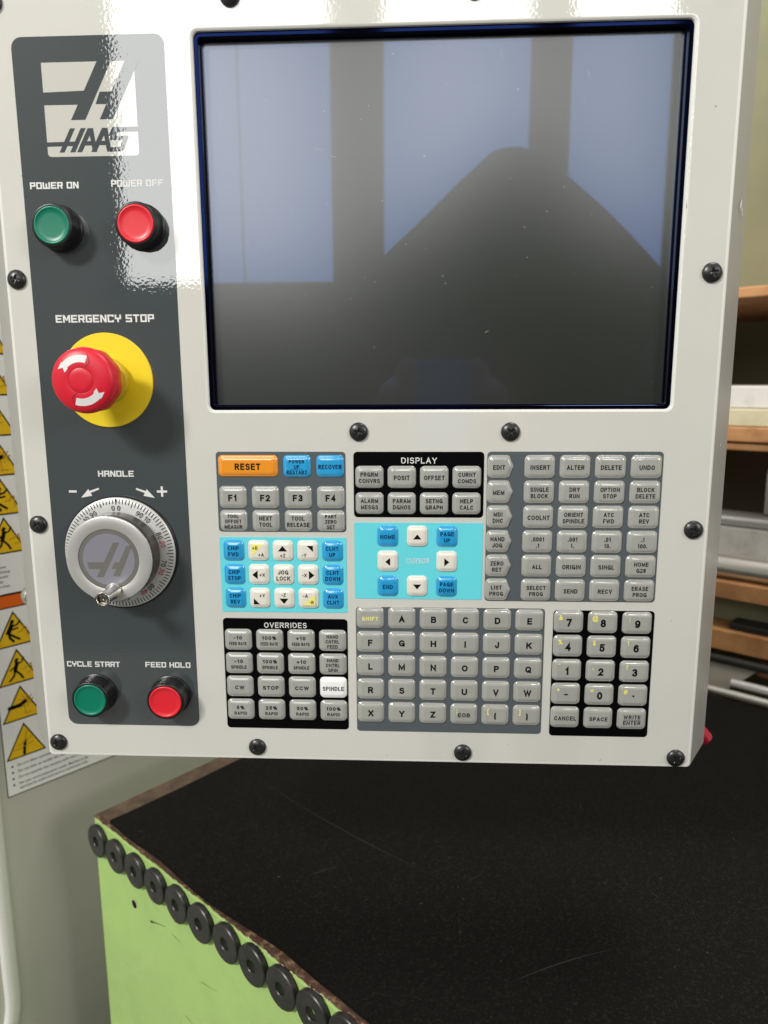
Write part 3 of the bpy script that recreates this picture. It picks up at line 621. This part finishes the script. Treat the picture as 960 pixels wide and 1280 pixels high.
dk([(-172.4, -140), (-169.2, -140.8), (-172.3, -133.4), (-175.6, -132.5)], .185); dk([(-180.2, -134.9), (-173, -134.9), (-174.2, -132.4), (-181, -132.4)], .18)
build(mb, 'logo', pan, P(lx, ly))

# keypad fields
BL = [('key_field', -126.5, -45.3, 43.2, 94.0, 2.2, 'block_grey'), ('key_field', -126.6, -45.4, 97.5, 147.0, .8, 'block_cyan'), ('key_field', -40.3, 40.3, 43.2, 84.3, 2.4, 'block_black'),
      ('key_field', -40.3, 40.4, 87.7, 137.4, .8, 'block_cyan'), ('key_field', 42.2, 148.6, 43.1, 138.1, 2.4, 'block_grey'), ('key_field', -126.7, -45.4, 151.3, 227.6, 2.4, 'block_black'),
      ('key_field', -39.9, 80.6, 142.9, 228.3, 2.2, 'block_grey'), ('key_field', 86.0, 149.2, 143.8, 229.2, 2.4, 'block_black')]
for b_ in BL: rrect(b_[0], b_[1], b_[2], b_[3], b_[4], b_[5], .25, b_[6], pan)
for s, x, y, c, w in (('DISPLAY', 0.3, 48.6, 3.7, 22.8), ('OVERRIDES', -85.8, 155.8, 3.6, 27.8)):
    mb = MB(); text(mb, s, 0, 0, c, 'print_white', .31, maxw=w); build(mb, 'field_title', pan, P(x, y))
mb = MB(); text(mb, 'CURSOR', 0, 0, 3.4, 'print_white', .31, maxw=14.6, bold=.13); build(mb, 'field_title', pan, P(-.3, 112.2))

# keys ---------------------------------------------------------------
_km = {}
KT = 2.07
def key_mesh(w, h, m, shape='r'):
    k = (w, h, m, shape)
    if k in _km: return _km[k]
    mb = MB(); a, b = w / 2, h / 2
    def ring(d, r, z):
        if shape == 'r': return [(x, y, z) for x, y in rr(-a + d, a - d, -b + d, b - d, r, 7)]
        r0 = max(r, .4); pts = []                       # five sided key pointing right
        for cx, cy, a0, a1 in ((a - 4.3 - d * .45, -b + d + r0, -90, -42), (a - d * 1.1 - r0, 0, -42, 42), (a - 4.3 - d * .45, b - d - r0, 42, 90), (-a + d + r0, b - d - r0, 90, 180), (-a + d + r0, -b + d + r0, 180, 270)):
            for i in range(5): t = math.radians(a0 + (a1 - a0) * i / 4); pts.append((cx + r0 * math.cos(t), cy + r0 * math.sin(t), z))
        return pts
    R = [ring(-.35, 3.0, .2), ring(-.15, 2.9, .45), ring(.12, 2.75, 1.0), ring(.4, 2.55, 1.22), ring(.85, 2.3, 1.30), ring(1.0, 2.2, 1.40), ring(1.15, 2.1, 1.60), ring(1.75, 1.8, 1.87), ring(2.6, 1.3, KT - .005), ring(3.5, .9, KT), ring(min(5.2, b - .6), .5, KT)]
    loft(mb, R, m); _km[k] = mb.mesh('key_cap', 12); return _km[k]
def tri(mb, cx, cy, s, d, m='ink_black'):
    pts = {'u': [(-1, .62), (1, .62), (0, -.62)], 'd': [(-1, -.62), (1, -.62), (0, .62)], 'l': [(.6, -1), (.6, 1), (-.6, 0)], 'r': [(-.6, -1), (-.6, 1), (.6, 0)], 'ne': [(-1, -1), (1, -1), (1, 1)], 'sw': [(-1, -1), (-1, 1), (1, 1)]}[d]
    poly(mb, [(cx + x * s, cy + y * s) for x, y in pts], LH, m)
LH = KT + .07
def key(x, y, w, h, m, lines, shape='r', ink='ink_black', cap=None, sx=None, corner=None, extra=None):
    o = link('key', key_mesh(w, h, m, shape), pan, P(x, y))
    mb = MB(); n = len(lines); ox = -1.0 if shape != 'r' else 0
    if n:
        c = cap or {1: 2.9, 2: 2.75, 3: 2.4}[n]; st = {1: 0, 2: 4.0, 3: 3.35}[n]
        for i, s in enumerate(lines):
            cc = c; xx = sx or .80
            if isinstance(s, tuple): s, cc, xx = s
            text(mb, s, ox, (i - (n - 1) / 2) * st + .25, cc, ink, LH, sx=xx, bold=.23 if cc > 3.4 else .21, maxw=w - (2.6 if shape == 'r' else 4.6))
    if corner: symbol(mb, corner, -w / 2 + 3.9, -h / 2 + 3.8, 3.1, 'ink_yellow', LH, sx=.85, bold=.03)
    if extra: extra(mb)
    if mb.f: build(mb, 'legend', o, P(x, y))
    return o
g = 'key_grey'
key(-106.3, 52.1, 37.2, 13.0, 'key_orange', ['RESET'], cap=4.2, sx=.84)
key(-75.5, 52.2, 16.9, 13.2, 'key_blue', ['POWER', 'UP', 'RESTART'], ink='ink_navy', extra=lambda mb: poly(mb, [(-4, 1.55), (4, 1.55), (4, 1.8), (-4, 1.8)], LH, 'ink_navy'))
key(-54.8, 52.2, 16.9, 13.2, 'key_blue', ['RECOVER'], ink='ink_navy')
for i, s in enumerate(('F1', 'F2', 'F3', 'F4')): key(-116.5 + 20.6 * i, 71.8, 16.9, 13.6, g, [s], cap=4.2, sx=.95)
for i, s in enumerate((['TOOL', 'OFFSET', 'MEASUR'], ['NEXT', 'TOOL'], ['TOOL', 'RELEASE'], ['PART', 'ZERO', 'SET'])): key(-116.6 + 20.6 * i, 86.8, 16.9, 13.1, g, s)
JX = [-117.4 + 15.78 * i for i in range(5)]; JY = [106.1, 121.75, 137.4]; jw = (12.7, 12.9)
for x, y, s in ((0, 0, ['CHIP', 'FWD']), (4, 0, ['CLNT', 'UP']), (0, 1, ['CHIP', 'STOP']), (4, 1, ['CLNT', 'DOWN']), (0, 2, ['CHIP', 'REV']), (4, 2, ['AUX', 'CLNT'])):
    key(JX[x], JY[y], *jw, 'key_blue', s, ink='ink_navy')
def small(mb, s, x, y, c=2.2): text(mb, s, x, y, c, 'ink_black', LH + .03, sx=.95, bold=.19)
def k_pa(mb): poly(mb, [(-4.3, -4.3), (3.6, -4.3), (-3.2, 2.4), (-4.3, 2.4)], LH, 'ink_yellow'); small(mb, '+B', -1.9, -1.9); small(mb, '+A', 1.9, 2.5)
def k_ma(mb): poly(mb, [(4.3, 4.3), (-3.6, 4.3), (3.2, -2.4), (4.3, -2.4)], LH, 'ink_yellow'); small(mb, '-B', 1.9, 2.3); small(mb, '-A', -1.9, -1.9)
J = [(1, 0, k_pa), (2, 0, lambda mb: (tri(mb, 0, -1.6, 2.9, 'u'), small(mb, '+Z', 0, 2.9))), (3, 0, lambda mb: (tri(mb, 1.6, -1.6, 2.0, 'ne'), small(mb, '-Y', -2.2, 2.6))),
     (1, 1, lambda mb: (tri(mb, -2.4, 0, 2.9, 'l'), small(mb, '+X', 2.2, 0))), (2, 1, None), (3, 1, lambda mb: (tri(mb, 2.4, 0, 2.9, 'r'), small(mb, '-X', -2.2, 0))),
     (1, 2, lambda mb: (tri(mb, -1.8, 1.9, 2.0, 'sw'), small(mb, '+Y', 1.8, -1.9))), (2, 2, lambda mb: (tri(mb, 0, 1.7, 2.9, 'd'), small(mb, '-Z', -.2, -2.5))), (3, 2, k_ma)]
for x, y, f in J: key(JX[x], JY[y], *jw, 'key_cream', ['JOG', 'LOCK'] if f is None else [], cap=2.9, extra=f)
for r, row in enumerate(((['PRGRM', 'CONVRS'], ['POSIT'], ['OFFSET'], ['CURNT', 'COMDS']), (['ALARM', 'MESGS'], ['PARAM', 'DGNOS'], ['SETNG', 'GRAPH'], ['HELP', 'CALC']))):
    for i, s in enumerate(row): key(-30.4 + 20.07 * i, (58.9, 75.4)[r], 17.0, 13.3, g, s)
for x, y, s, f in ((-19.2, 96.3, ['HOME'], None), (-.6, 96.2, 0, 'u'), (18, 96.3, ['PAGE', 'UP'], None), (-19.2, 112.35, 0, 'l'), (18, 112.4, 0, 'r'), (-19.2, 128.7, ['END'], None), (-.6, 128.6, 0, 'd'), (18, 128.7, ['PAGE', 'DOWN'], None)):
    if s: key(x, y, 12.5, 12.9, 'key_blue', s, ink='ink_navy')
    else: key(x, y, 12.5, 12.9, 'key_cream', [], extra=lambda mb, f=f: tri(mb, 0, .2, 2.6, f))
MODE = [(['EDIT'], ['INSERT'], ['ALTER'], ['DELETE'], ['UNDO']), (['MEM'], ['SINGLE', 'BLOCK'], ['DRY', 'RUN'], ['OPTION', 'STOP'], ['BLOCK', 'DELETE']), (['MDI', 'DNC'], ['COOLNT'], ['ORIENT', 'SPINDLE'], ['ATC', 'FWD'], ['ATC', 'REV']),
        (['HAND', 'JOG'], ['.0001', '.1'], ['.001', '1.'], ['.01', '10.'], ['.1', '100.']), (['ZERO', 'RET'], ['ALL'], ['ORIGIN'], ['SINGL'], ['HOME', 'G28']), (['LIST', 'PROG'], ['SELECT', 'PROG'], ['SEND'], ['RECV'], ['ERASE', 'PROG'])]
for r, row in enumerate(MODE):
    for i, s in enumerate(row): key((50.3, 74.2, 95.6, 117.0, 138.5)[i], 52.4 + 15.62 * r, 15.2 if i == 0 else 18.0, 13.8, g, s, shape='p' if i == 0 else 'r')
OVR = [([('-10', 2.4, 1.15), ('FEED RATE', 2.3, .62)], [('100%', 2.4, 1.15), ('FEED RATE', 2.3, .62)], [('+10', 2.4, 1.15), ('FEED RATE', 2.3, .62)], ['HAND', 'CNTRL', 'FEED']),
       ([('-10', 2.4, 1.15), ('SPINDLE', 2.4, .72)], [('100%', 2.4, 1.15), ('SPINDLE', 2.4, .72)], [('+10', 2.4, 1.15), ('SPINDLE', 2.4, .72)], ['HAND', 'CNTRL', 'SPIN']),
       ([('CW', 2.6, 1.1)], [('STOP', 2.6, 1.1)], [('CCW', 2.6, 1.1)], ['SPINDLE']), ([('5%', 2.4, 1.15), ('RAPID', 2.3, .85)], [('25%', 2.4, 1.15), ('RAPID', 2.3, .85)], [('50%', 2.4, 1.15), ('RAPID', 2.3, .85)], [('100%', 2.4, 1.15), ('RAPID', 2.3, .85)])]
for r, row in enumerate(OVR):
    for i, s in enumerate(row): key(-116.9 + 20.6 * i, 165.75 + 16.12 * r, 17.2, 13.8, 'key_white' if (r, i) == (2, 3) else g, s)
AL = ['SHIFT', *'ABCDEFGHIJKLMNOPQRSTUVWXYZ', 'EOB', '(', ')']
for k, s in enumerate(AL):
    r, i = divmod(k, 6); x, y = -30.6 + 20.3 * i, 149.9 + 16.18 * r + .12 * i
    if s == 'SHIFT': key(x, y, 17.1, 13.6, g, [s], ink='ink_yellow', cap=2.6, sx=1.0)
    elif s == 'EOB': key(x, y, 17.1, 13.6, g, [s], cap=2.8, sx=1.0, corner=';')
    else: key(x, y, 17.1, 13.6, g, [s], cap=4.3, sx=1.0, corner={'(': '[', ')': ']'}.get(s))
NP = [(('7', '&'), ('8', '@'), ('9', ':')), (('4', '%'), ('5', '$'), ('6', '!')), (('1', '*'), ('2', ','), ('3', '?')), (('-', '+'), ('0', '='), ('.', '#')), (('CANCEL', None), ('SPACE', None), ('WRITE', None))]
for r, row in enumerate(NP):
    for i, (s, c) in enumerate(row):
        x, y = (95.6, 117.0, 138.4)[i], 151.1 + 16.2 * r + .25 * i
        if s == 'WRITE': key(x, y, 17.8, 13.9, g, ['WRITE', 'ENTER'], cap=2.7, sx=.9, extra=lambda mb: poly(mb, [(-5.6, .1), (5.6, .1), (5.6, .4), (-5.6, .4)], LH, 'ink_black'))
        elif r == 4: key(x, y, 17.8, 13.9, g, [s], cap=2.9, sx=.85)
        elif s == '.': key(x, y, 17.8, 13.9, g, [], corner=c, extra=lambda mb: poly(mb, [(.7 * math.cos(a * .7854), .7 * math.sin(a * .7854)) for a in range(8)], LH, 'ink_black'))
        elif s == '-': key(x, y, 17.8, 13.9, g, [], corner=c, extra=lambda mb: poly(mb, [(-1.2, -.4), (1.2, -.4), (1.2, .5), (-1.2, .5)], LH, 'ink_black'))
        else: key(x, y, 17.8, 13.9, g, [s], cap=5.2, sx=.95, corner=c)

# screws ---------------------------------------------------------------
def screw_mesh(rot):
    mb = MB(); n = 30; R0 = 5.7; vs = []; idx = {}; fs = []
    ca, sa = math.cos(rot), math.sin(rot)
    def hgt(x, y):
        r = math.hypot(x, y); h = 3.3 * math.sqrt(max(0, 1 - (r / 6.05) ** 2)) - .3; u, v = x * ca + y * sa, -x * sa + y * ca
        if (abs(u) < .62 and abs(v) < 2.9) or (abs(v) < .62 and abs(u) < 2.9): h -= 1.3 * max(.35, 1 - r / 4)
        return h
    rad = [0, .5, .8, 1.2, 1.6, 2.0, 2.4, 2.8, 3.0, 3.5, 4.2, 4.8, 5.3, 5.7]; n = 48
    rings = [[(r * math.cos(2 * math.pi * k / n), r * math.sin(2 * math.pi * k / n), hgt(r * math.cos(2 * math.pi * k / n), r * math.sin(2 * math.pi * k / n))) for k in range(n)] for r in reversed(rad[1:])]
    rings.insert(0, [(5.75 * math.cos(2 * math.pi * k / n), 5.75 * math.sin(2 * math.pi * k / n), -.1) for k in range(n)])
    loft(mb, rings, 'screw'); return mb.mesh('screw', 40)
SM = [screw_mesh(r) for r in (.3, .9, 1.3)]
for i, (x, y) in enumerate(((-243.4, -61.2), (-243.6, 89.9), (-243.1, 240.4), (-36.9, 30.9), (55.8, 31.0), (169.4, -60.8), (169.3, 91.3), (168.4, 243.3), (-107.1, 241.2), (29.9, 242.4), (-106.8, -212.5), (-243.4, -212.5), (30, -212.5), (169.3, -212.5))):
    link('screw', SM[i % 3], pan, P(x, y, .2))

# push buttons ---------------------------------------------------------
def button(x, y, m):
    mb = MB(); lathe(mb, [(13.6, 0), (13.6, 1.2), (13.0, 1.6), (12.7, 3), (12.5, 10.4), (12.2, 11.3), (11.6, 11.8), (11.0, 11.8), (10.8, 11.3), (10.8, 10.2)], 'plastic_black', cap=False)
    o = build(mb, 'push_button', pan, P(x, y), smooth=40)
    mb = MB(); lathe(mb, [(10.75, 9.5), (10.75, 11.6), (10.4, 12.1), (9.8, 12.2), (9.3, 11.9), (8.9, 11.6), (6.5, 11.5), (3, 11.42), (.5, 11.4)], m); build(mb, 'button_cap', o, P(x, y), smooth=50)
button(-213.8, -89.8, 'plastic_green'); button(-164.1, -90.0, 'plastic_red'); button(-213.7, 204.6, 'plastic_green'); button(-163.8, 205.0, 'plastic_red')

# emergency stop -------------------------------------------------------
ex, ey = -191.9, -0.8
mb = MB(); lathe(mb, [(28.7, 0), (28.7, 1.0), (28.4, 1.3), (14, 1.3)], 'yellow', n=72, cap=False); es = build(mb, 'emergency_stop', pan, P(ex, ey), smooth=40)
mb = MB(); lathe(mb, [(14.2, 1.0), (14.2, 5.5), (13.4, 6.2), (12.2, 6.3), (12.0, 22)], 'yellow_dark', n=56); build(mb, 'collar', es, P(ex, ey), smooth=40)
def scal(a, r, h): return 1.0 - (.035 * (0.5 + 0.5 * math.cos(9 * a)) if h < 29.5 and r > 15 else 0)
HP = [(11.5, 20.6), (15.0, 20.8), (18.2, 22.0), (18.9, 23.5), (18.9, 27), (18.9, 30.8), (18.6, 32.8), (18.0, 34.2), (16.8, 35.2), (14.5, 36.0), (11, 36.6), (7.45, 36.9), (7.3, 36.86), (7.2, 36.75), (7.1, 36.86), (6.95, 36.95), (4, 37.1), (.5, 37.15)]
mb = MB(); lathe(mb, HP, 'estop_red', n=72, mod=scal, mats=['estop_red'] * 12 + ['estop_line'] * 2 + ['estop_red'] * 3); hd = build(mb, 'mushroom_head', es, P(ex, ey), smooth=50)
def hh(r):
    pr = sorted(HP[5:], key=lambda p: p[0])
    for (a, b), (c, d) in zip(pr[:-1], pr[1:]):
        if a <= r <= c: return b + (d - b) * (r - a) / max(c - a, 1e-6)
    return 37
mb = MB()
def arc_arrow(a0, a1):
    n = 12; ri, ro = 10.2, 14.4
    for k in range(n):
        t0 = a0 + (a1 - a0) * .8 * k / n; t1 = a0 + (a1 - a0) * .8 * (k + 1) / n
        vs = [loc_(r * math.cos(t), r * math.sin(t), hh(r) + .14) for r, t in ((ri, t0), (ro, t0), (ro, t1), (ri, t1))]; mb.add(vs, [(0, 1, 2, 3) if a1 < a0 else (3, 2, 1, 0)], 'print_white')
    ts = [a0 + (a1 - a0) * q for q in (.8, 1.02, .9, 1.02)]; rs = [(9.6, ts[0]), (9.9, ts[1]), (12.2, ts[2]), (14.6, ts[3]), (15.0, ts[0])]   # notched flared end
    vs = [loc_(r * math.cos(t), r * math.sin(t), hh(r) + .17) for r, t in rs + [(12.2, ts[0])]]; mb.add(vs, [(0, 1, 2, 5), (5, 2, 3, 4)] if a1 > a0 else [(5, 2, 1, 0), (4, 3, 2, 5)], 'print_white')
arc_arrow(math.radians(-72), math.radians(-152)); arc_arrow(math.radians(108), math.radians(28)); o = build(mb, 'turn_arrows', hd, P(ex, ey))
mb = MB()
for a0, sk in ((-58, -14), (122, -14)):
    for k in range(4):
        a, b_ = math.radians(a0 + sk * abs(k - 1.6) / 2), math.radians(a0 + sk * abs(k + 1 - 1.6) / 2); r0, r1 = 7.4 + 2.1 * k, 7.4 + 2.1 * (k + 1)
        d = .25
        mb.add([loc_(r * math.cos(t) + e * -math.sin(t), r * math.sin(t) + e * math.cos(t), hh(r) + .1) for r, t, e in ((r0, a, -d), (r1, b_, -d), (r1, b_, d), (r0, a, d))], [(3, 2, 1, 0)], 'estop_line')
build(mb, 'seam_lines', hd, P(ex, ey))

# handwheel -------------------------------------------------------------
wx, wy = -190.6, 107.8
mb = MB(); lathe(mb, [(37.0, 0), (37.0, 1.2), (36.6, 1.5), (36.0, 1.5)], 'plastic_black', n=80, cap=False); lathe(mb, [(35.9, .5), (35.9, 2.6), (35.4, 3.1), (33, 3.6), (26, 4.4), (20, 4.4)], 'dial', n=80, cap=False)
hw = build(mb, 'handwheel', pan, P(wx, wy), smooth=35)
def dh(r): return (3.1 + (35.4 - r) * .208 if r > 33 else 3.6 + (33 - r) * .1143) + .13
mb = MB()
for k in range(100):
    a = 2 * math.pi * k / 100; r1 = 35.0; r0 = 30.9 if k % 10 == 0 else (31.4 if k % 5 == 0 else 32.0); d = .27
    mb.add([loc_(r * math.cos(a) - e * math.sin(a), r * math.sin(a) + e * math.cos(a), dh(r)) for r, e in ((r0, -d), (r1, -d), (r1, d), (r0, d))], [(3, 2, 1, 0)], 'ink_black')
for k in range(10):
    th = math.radians(36 * k) - math.pi / 2
    pair = (('0', 'ink_black'), ('0', 'ink_black')) if k == 0 else ((str(100 - 10 * k), 'ink_black'), (str(10 * k), 'ink_red' if 2 <= k <= 7 else 'ink_black'))
    for (s, m), off in zip(pair, (-1, 1)):
        t = th + off * (.062 if k == 0 else .098); r = 29.4
        text(mb, s, r * math.cos(t), r * math.sin(t), 3.3, m, dh(28.0) + .12, sx=.9, rot=t + math.pi / 2, bold=.13)
poly(mb, [(-.7, -35.2), (.7, -35.2), (0, -31.6)], dh(31) + .06, 'ink_black'); build(mb, 'graduations', hw, P(wx, wy))
def flute(a, r, h): return 1.0 + (.0025 * math.cos(60 * a) if 7 < h < 17 and r > 26 else 0)
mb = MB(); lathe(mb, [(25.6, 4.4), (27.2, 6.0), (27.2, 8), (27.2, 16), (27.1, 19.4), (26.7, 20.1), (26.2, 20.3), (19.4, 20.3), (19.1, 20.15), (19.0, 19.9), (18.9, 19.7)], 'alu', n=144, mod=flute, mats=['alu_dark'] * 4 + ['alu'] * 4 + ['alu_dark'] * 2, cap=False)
kn = build(mb, 'knob', hw, P(wx, wy), smooth=35)
mb = MB(); lathe(mb, [(18.9, 19.9), (10, 19.95), (.4, 19.95)], 'medal_dark', n=64)
def mp(pts, m, h): poly(mb, pts, h, m)
mp([(16.3 * math.cos(a * .1309), 16.3 * math.sin(a * .1309)) for a in range(48)], 'medal', 20.0)
LG = lambda pts: [(x * 1.1 + .6, y * 1.05 - .4) for x, y in pts]
mp(LG([(2.6, -9.8), (6.2, -9.8), (-4.2, 11.2), (-8.2, 11.2)]), 'medal_dark', 20.06); mp(LG([(-13.0, 2.2), (-2.5, 2.2), (-4.2, 6.2), (-12.2, 6.2)]), 'medal_dark', 20.1)
mp(LG([(10.0, -7.8), (13.2, -7.8), (5.2, 10.6), (1.2, 10.6)]), 'medal_dark', 20.06); mp(LG([(2.6, 2.2), (9, 2.2), (7.2, 6.0), (.8, 6.0)]), 'medal_dark', 20.1)
build(mb, 'medallion', hw, P(wx, wy))
mb = MB(); lathe(mb, [(5.6, 20.2), (5.6, 20.9), (4.9, 21.4), (4.2, 25), (3.9, 30), (4.3, 35.5), (4.5, 37.4), (4.2, 38.0), (3.5, 38.0), (3.2, 37.4), (3.1, 34.5)], 'chrome', n=40)
cr = build(mb, 'crank_handle', hw, P(-188.5, 128.3), smooth=40)
mb = MB(); lathe(mb, [(2.4, 34.0), (2.4, 36.2), (2.0, 36.6), (.7, 36.6), (.6, 35.8)], 'chrome', n=20); build(mb, 'crank_screw', hw, P(-188.5, 128.3), smooth=40)

# side bolt, cable gland and red latch on the housing
mb = MB(); b0 = Vector((-.2738, .497, Z0 - .1517)); vs = []; fs = []
for i, (r, e) in enumerate(((7.2, 0), (7.2, 6.0), (6.2, 9.4), (4.0, 11.2), (.3, 12.0))):
    for k in range(20): a = 2 * math.pi * k / 20; vs.append((-e * .001, r * .001 * math.cos(a), r * .001 * math.sin(a)))
for i in range(4):
    for k in range(20): fs.append((i * 20 + k, i * 20 + (k + 1) % 20, i * 20 + 20 + (k + 1) % 20, i * 20 + 20 + k))
mb.add(vs, fs, 'chrome'); build(mb, 'side_bolt', pan, b0, smooth=40, outward=True)
mb = MB(); b0 = Vector((.0144, .535, Z0 - .250)); bar(mb, b0, b0 + Vector((0, 0, -.036)), .015, 'plastic_black', b0, 24); build(mb, 'cable_gland', pan, b0, smooth=40)
mb = MB(); b0 = Vector((.2, .505, Z0 - .262)); bar(mb, b0 + Vector((-.012, 0, .03)), b0 + Vector((.0095, 0, .004)), .0055, 'crimson', b0, 12); build(mb, 'red_latch', pan, b0, smooth=40)
# support tube behind the housing
mb = MB(); b0 = Vector((-.036, .545, Z0 + .10)); bar(mb, b0, b0 + Vector((0, .12, 0)), .03, 'machine', b0, 24); bar(mb, b0 + Vector((0, .12, -.03)), b0 + Vector((0, .12, .9)), .03, 'machine', b0, 24); build(mb, 'support_arm', pan, b0, smooth=40)

# ================================================================== what the glossy faces mirror: windows and the person with the phone
WY = -2.5
mb = MB(); mb.add([(-3.4, WY - .06, 0), (3.4, WY - .06, 0), (3.4, WY - .06, 3.6), (-3.4, WY - .06, 3.6)], [(3, 2, 1, 0)], 'dim_wall'); tag(build(mb, 'wall'), kind='structure')
wn = empty('window', (-.13, WY, Z0 + .44), 'tall three pane window behind the photographer, mirrored in the dark screen', 'window')
for x0, x1 in ((-1.33, -.386), (-.156, .469), (.642, 1.06)):
    mb = MB(); mb.add([(x0 + .13, 0, 0), (x1 + .13, 0, 0), (x1 + .13, 0, 1.25), (x0 + .13, 0, 1.25)], [(3, 2, 1, 0)], 'daylight'); build(mb, 'pane', wn, (-.13, WY, Z0 + .44))
for x0, x1, z0, z1 in ((-1.40, -1.33, -.06, 1.5), (-.386, -.156, -.06, 1.5), (.469, .642, -.06, 1.5), (1.06, 1.2, -.06, 1.5), (-1.40, 1.2, -.12, -.002), (-1.4, 1.2, 1.252, 1.5), (-.791, -.787, 0, 1.25)):
    mb = MB(); a, b_ = Vector((x0 + .13, -.05, z0)), Vector((x1 + .13, .012, z1))
    vs = [(x, y, z) for z in (a[2], b_[2]) for y in (a[1], b_[1]) for x in (a[0], b_[0])]
    mb.add(vs, [(0, 2, 3, 1), (4, 5, 7, 6), (0, 1, 5, 4), (2, 6, 7, 3), (0, 4, 6, 2), (1, 3, 7, 5)], 'frame_dark'); build(mb, 'window_bar', wn, (-.13, WY, Z0 + .44))
# person in a dark hooded jacket
pbm = bmesh.new(); px, py = .185, -.62
def ell(levels, n=20):
    prev = None
    for (x, y, z, rx, ry) in levels:
        r = [pbm.verts.new((x + rx * math.cos(2 * math.pi * k / n), y + ry * math.sin(2 * math.pi * k / n), z)) for k in range(n)]
        if prev:
            for k in range(n): pbm.faces.new((prev[k], prev[(k + 1) % n], r[(k + 1) % n], r[k]))
        else: pbm.faces.new(list(reversed(r)))
        prev = r
    pbm.faces.new(prev)
def tube(pts, n=12):
    prev = None
    for i, (p, r) in enumerate(pts):
        p = Vector(p); a = Vector(pts[max(i - 1, 0)][0]); b_ = Vector(pts[min(i + 1, len(pts) - 1)][0]); d = (b_ - a).normalized(); x = d.orthogonal().normalized(); y = d.cross(x)
        q = [pbm.verts.new(p + (x * math.cos(2 * math.pi * k / n) + y * math.sin(2 * math.pi * k / n)) * r) for k in range(n)]
        if prev:
            for k in range(n): pbm.faces.new((prev[k], prev[(k + 1) % n], q[(k + 1) % n], q[k]))
        else: pbm.faces.new(list(reversed(q)))
        prev = q
    pbm.faces.new(prev)
zt = Z0 + .43
ell([(px, py, .80, .17, .12), (px, py, 1.0, .17, .115), (px, py, 1.25, .2, .12), (px, py, 1.42, .28, .13), (px, py + .01, zt - .28, .345, .12), (px, py + .01, zt - .24, .315, .12), (px, py + .02, zt - .18, .25, .12), (px, py + .03, zt - .12, .18, .12), (px - .005, py + .03, zt - .06, .11, .11), (px - .01, py + .02, zt - .012, .052, .06), (px - .01, py + .02, zt, .04, .045)])
for sg in (-1, 1):
    tube([((px + sg * .09, py, .86), .095), ((px + sg * .10, py + .01, .50), .068), ((px + sg * .10, py - .01, .12), .048), ((px + sg * .10, py, .05), .05)]); tube([((px + sg * .10, py - .05, .045), .045), ((px + sg * .11, py + .15, .04), .04)])
    hx = .03 + .048 * sg
    tube([((px + sg * .22, py, zt - .26), .062), ((px + sg * .27, py + .10, Z0 - .10), .052), ((hx + sg * .05, -.13, Z0 - .10), .036), ((hx + sg * .02, -.06, Z0 - .05), .031)])
    tube([((hx + sg * .018, -.06, Z0 - .05), .03), ((hx + sg * .006, -.03, Z0 - .01), .026)])
    for j in range(4): zz = Z0 + .022 - .022 * j; tube([((hx + sg * .006, -.034, zz - .01), .0095), ((hx - sg * .002, -.014, zz), .009), ((hx - sg * .012 + sg * .002 * j, -.016, zz + .004), .008)], 8)
    tube([((hx + sg * .006, -.04, Z0 - .02), .011), ((hx - sg * .014, -.032, Z0 + .005), .0095), ((hx - sg * .026, -.028, Z0 + .022), .008)], 8)
me = bpy.data.meshes.new('person'); pbm.to_mesh(me); pbm.free()
po = link('person', me); md = po.modifiers.new('one_skin', 'REMESH'); md.mode = 'VOXEL'; md.voxel_size = .009; md.use_smooth_shade = True
dg = bpy.context.evaluated_depsgraph_get(); me2 = bpy.data.meshes.new_from_object(po.evaluated_get(dg)); po.modifiers.clear(); po.data = me2
me2.materials.clear(); me2.materials.append(M['cloth']); me2.materials.append(M['skin'])
for p_ in me2.polygons:
    c = p_.center
    if (c.y > -.075 and abs(c.z - Z0) < .12): p_.material_index = 1
tag(po, 'person in a dark hooded jacket holding up the phone, mirrored in the dark screen', 'person')
mb = MB(); b0 = Vector((.03, -.008, Z0 - .05)); vs = [(x, y, z) for z in (-.075, .075) for y in (-.004, .004) for x in (-.036, .036)]
mb.add(vs, [(0, 2, 3, 1), (4, 5, 7, 6), (0, 1, 5, 4), (2, 6, 7, 3), (0, 4, 6, 2), (1, 3, 7, 5)], 'phone_blue')
tag(bevel(build(mb, 'phone', None, b0), .003), 'blue phone in the hands of the person mirrored in the screen', 'phone')
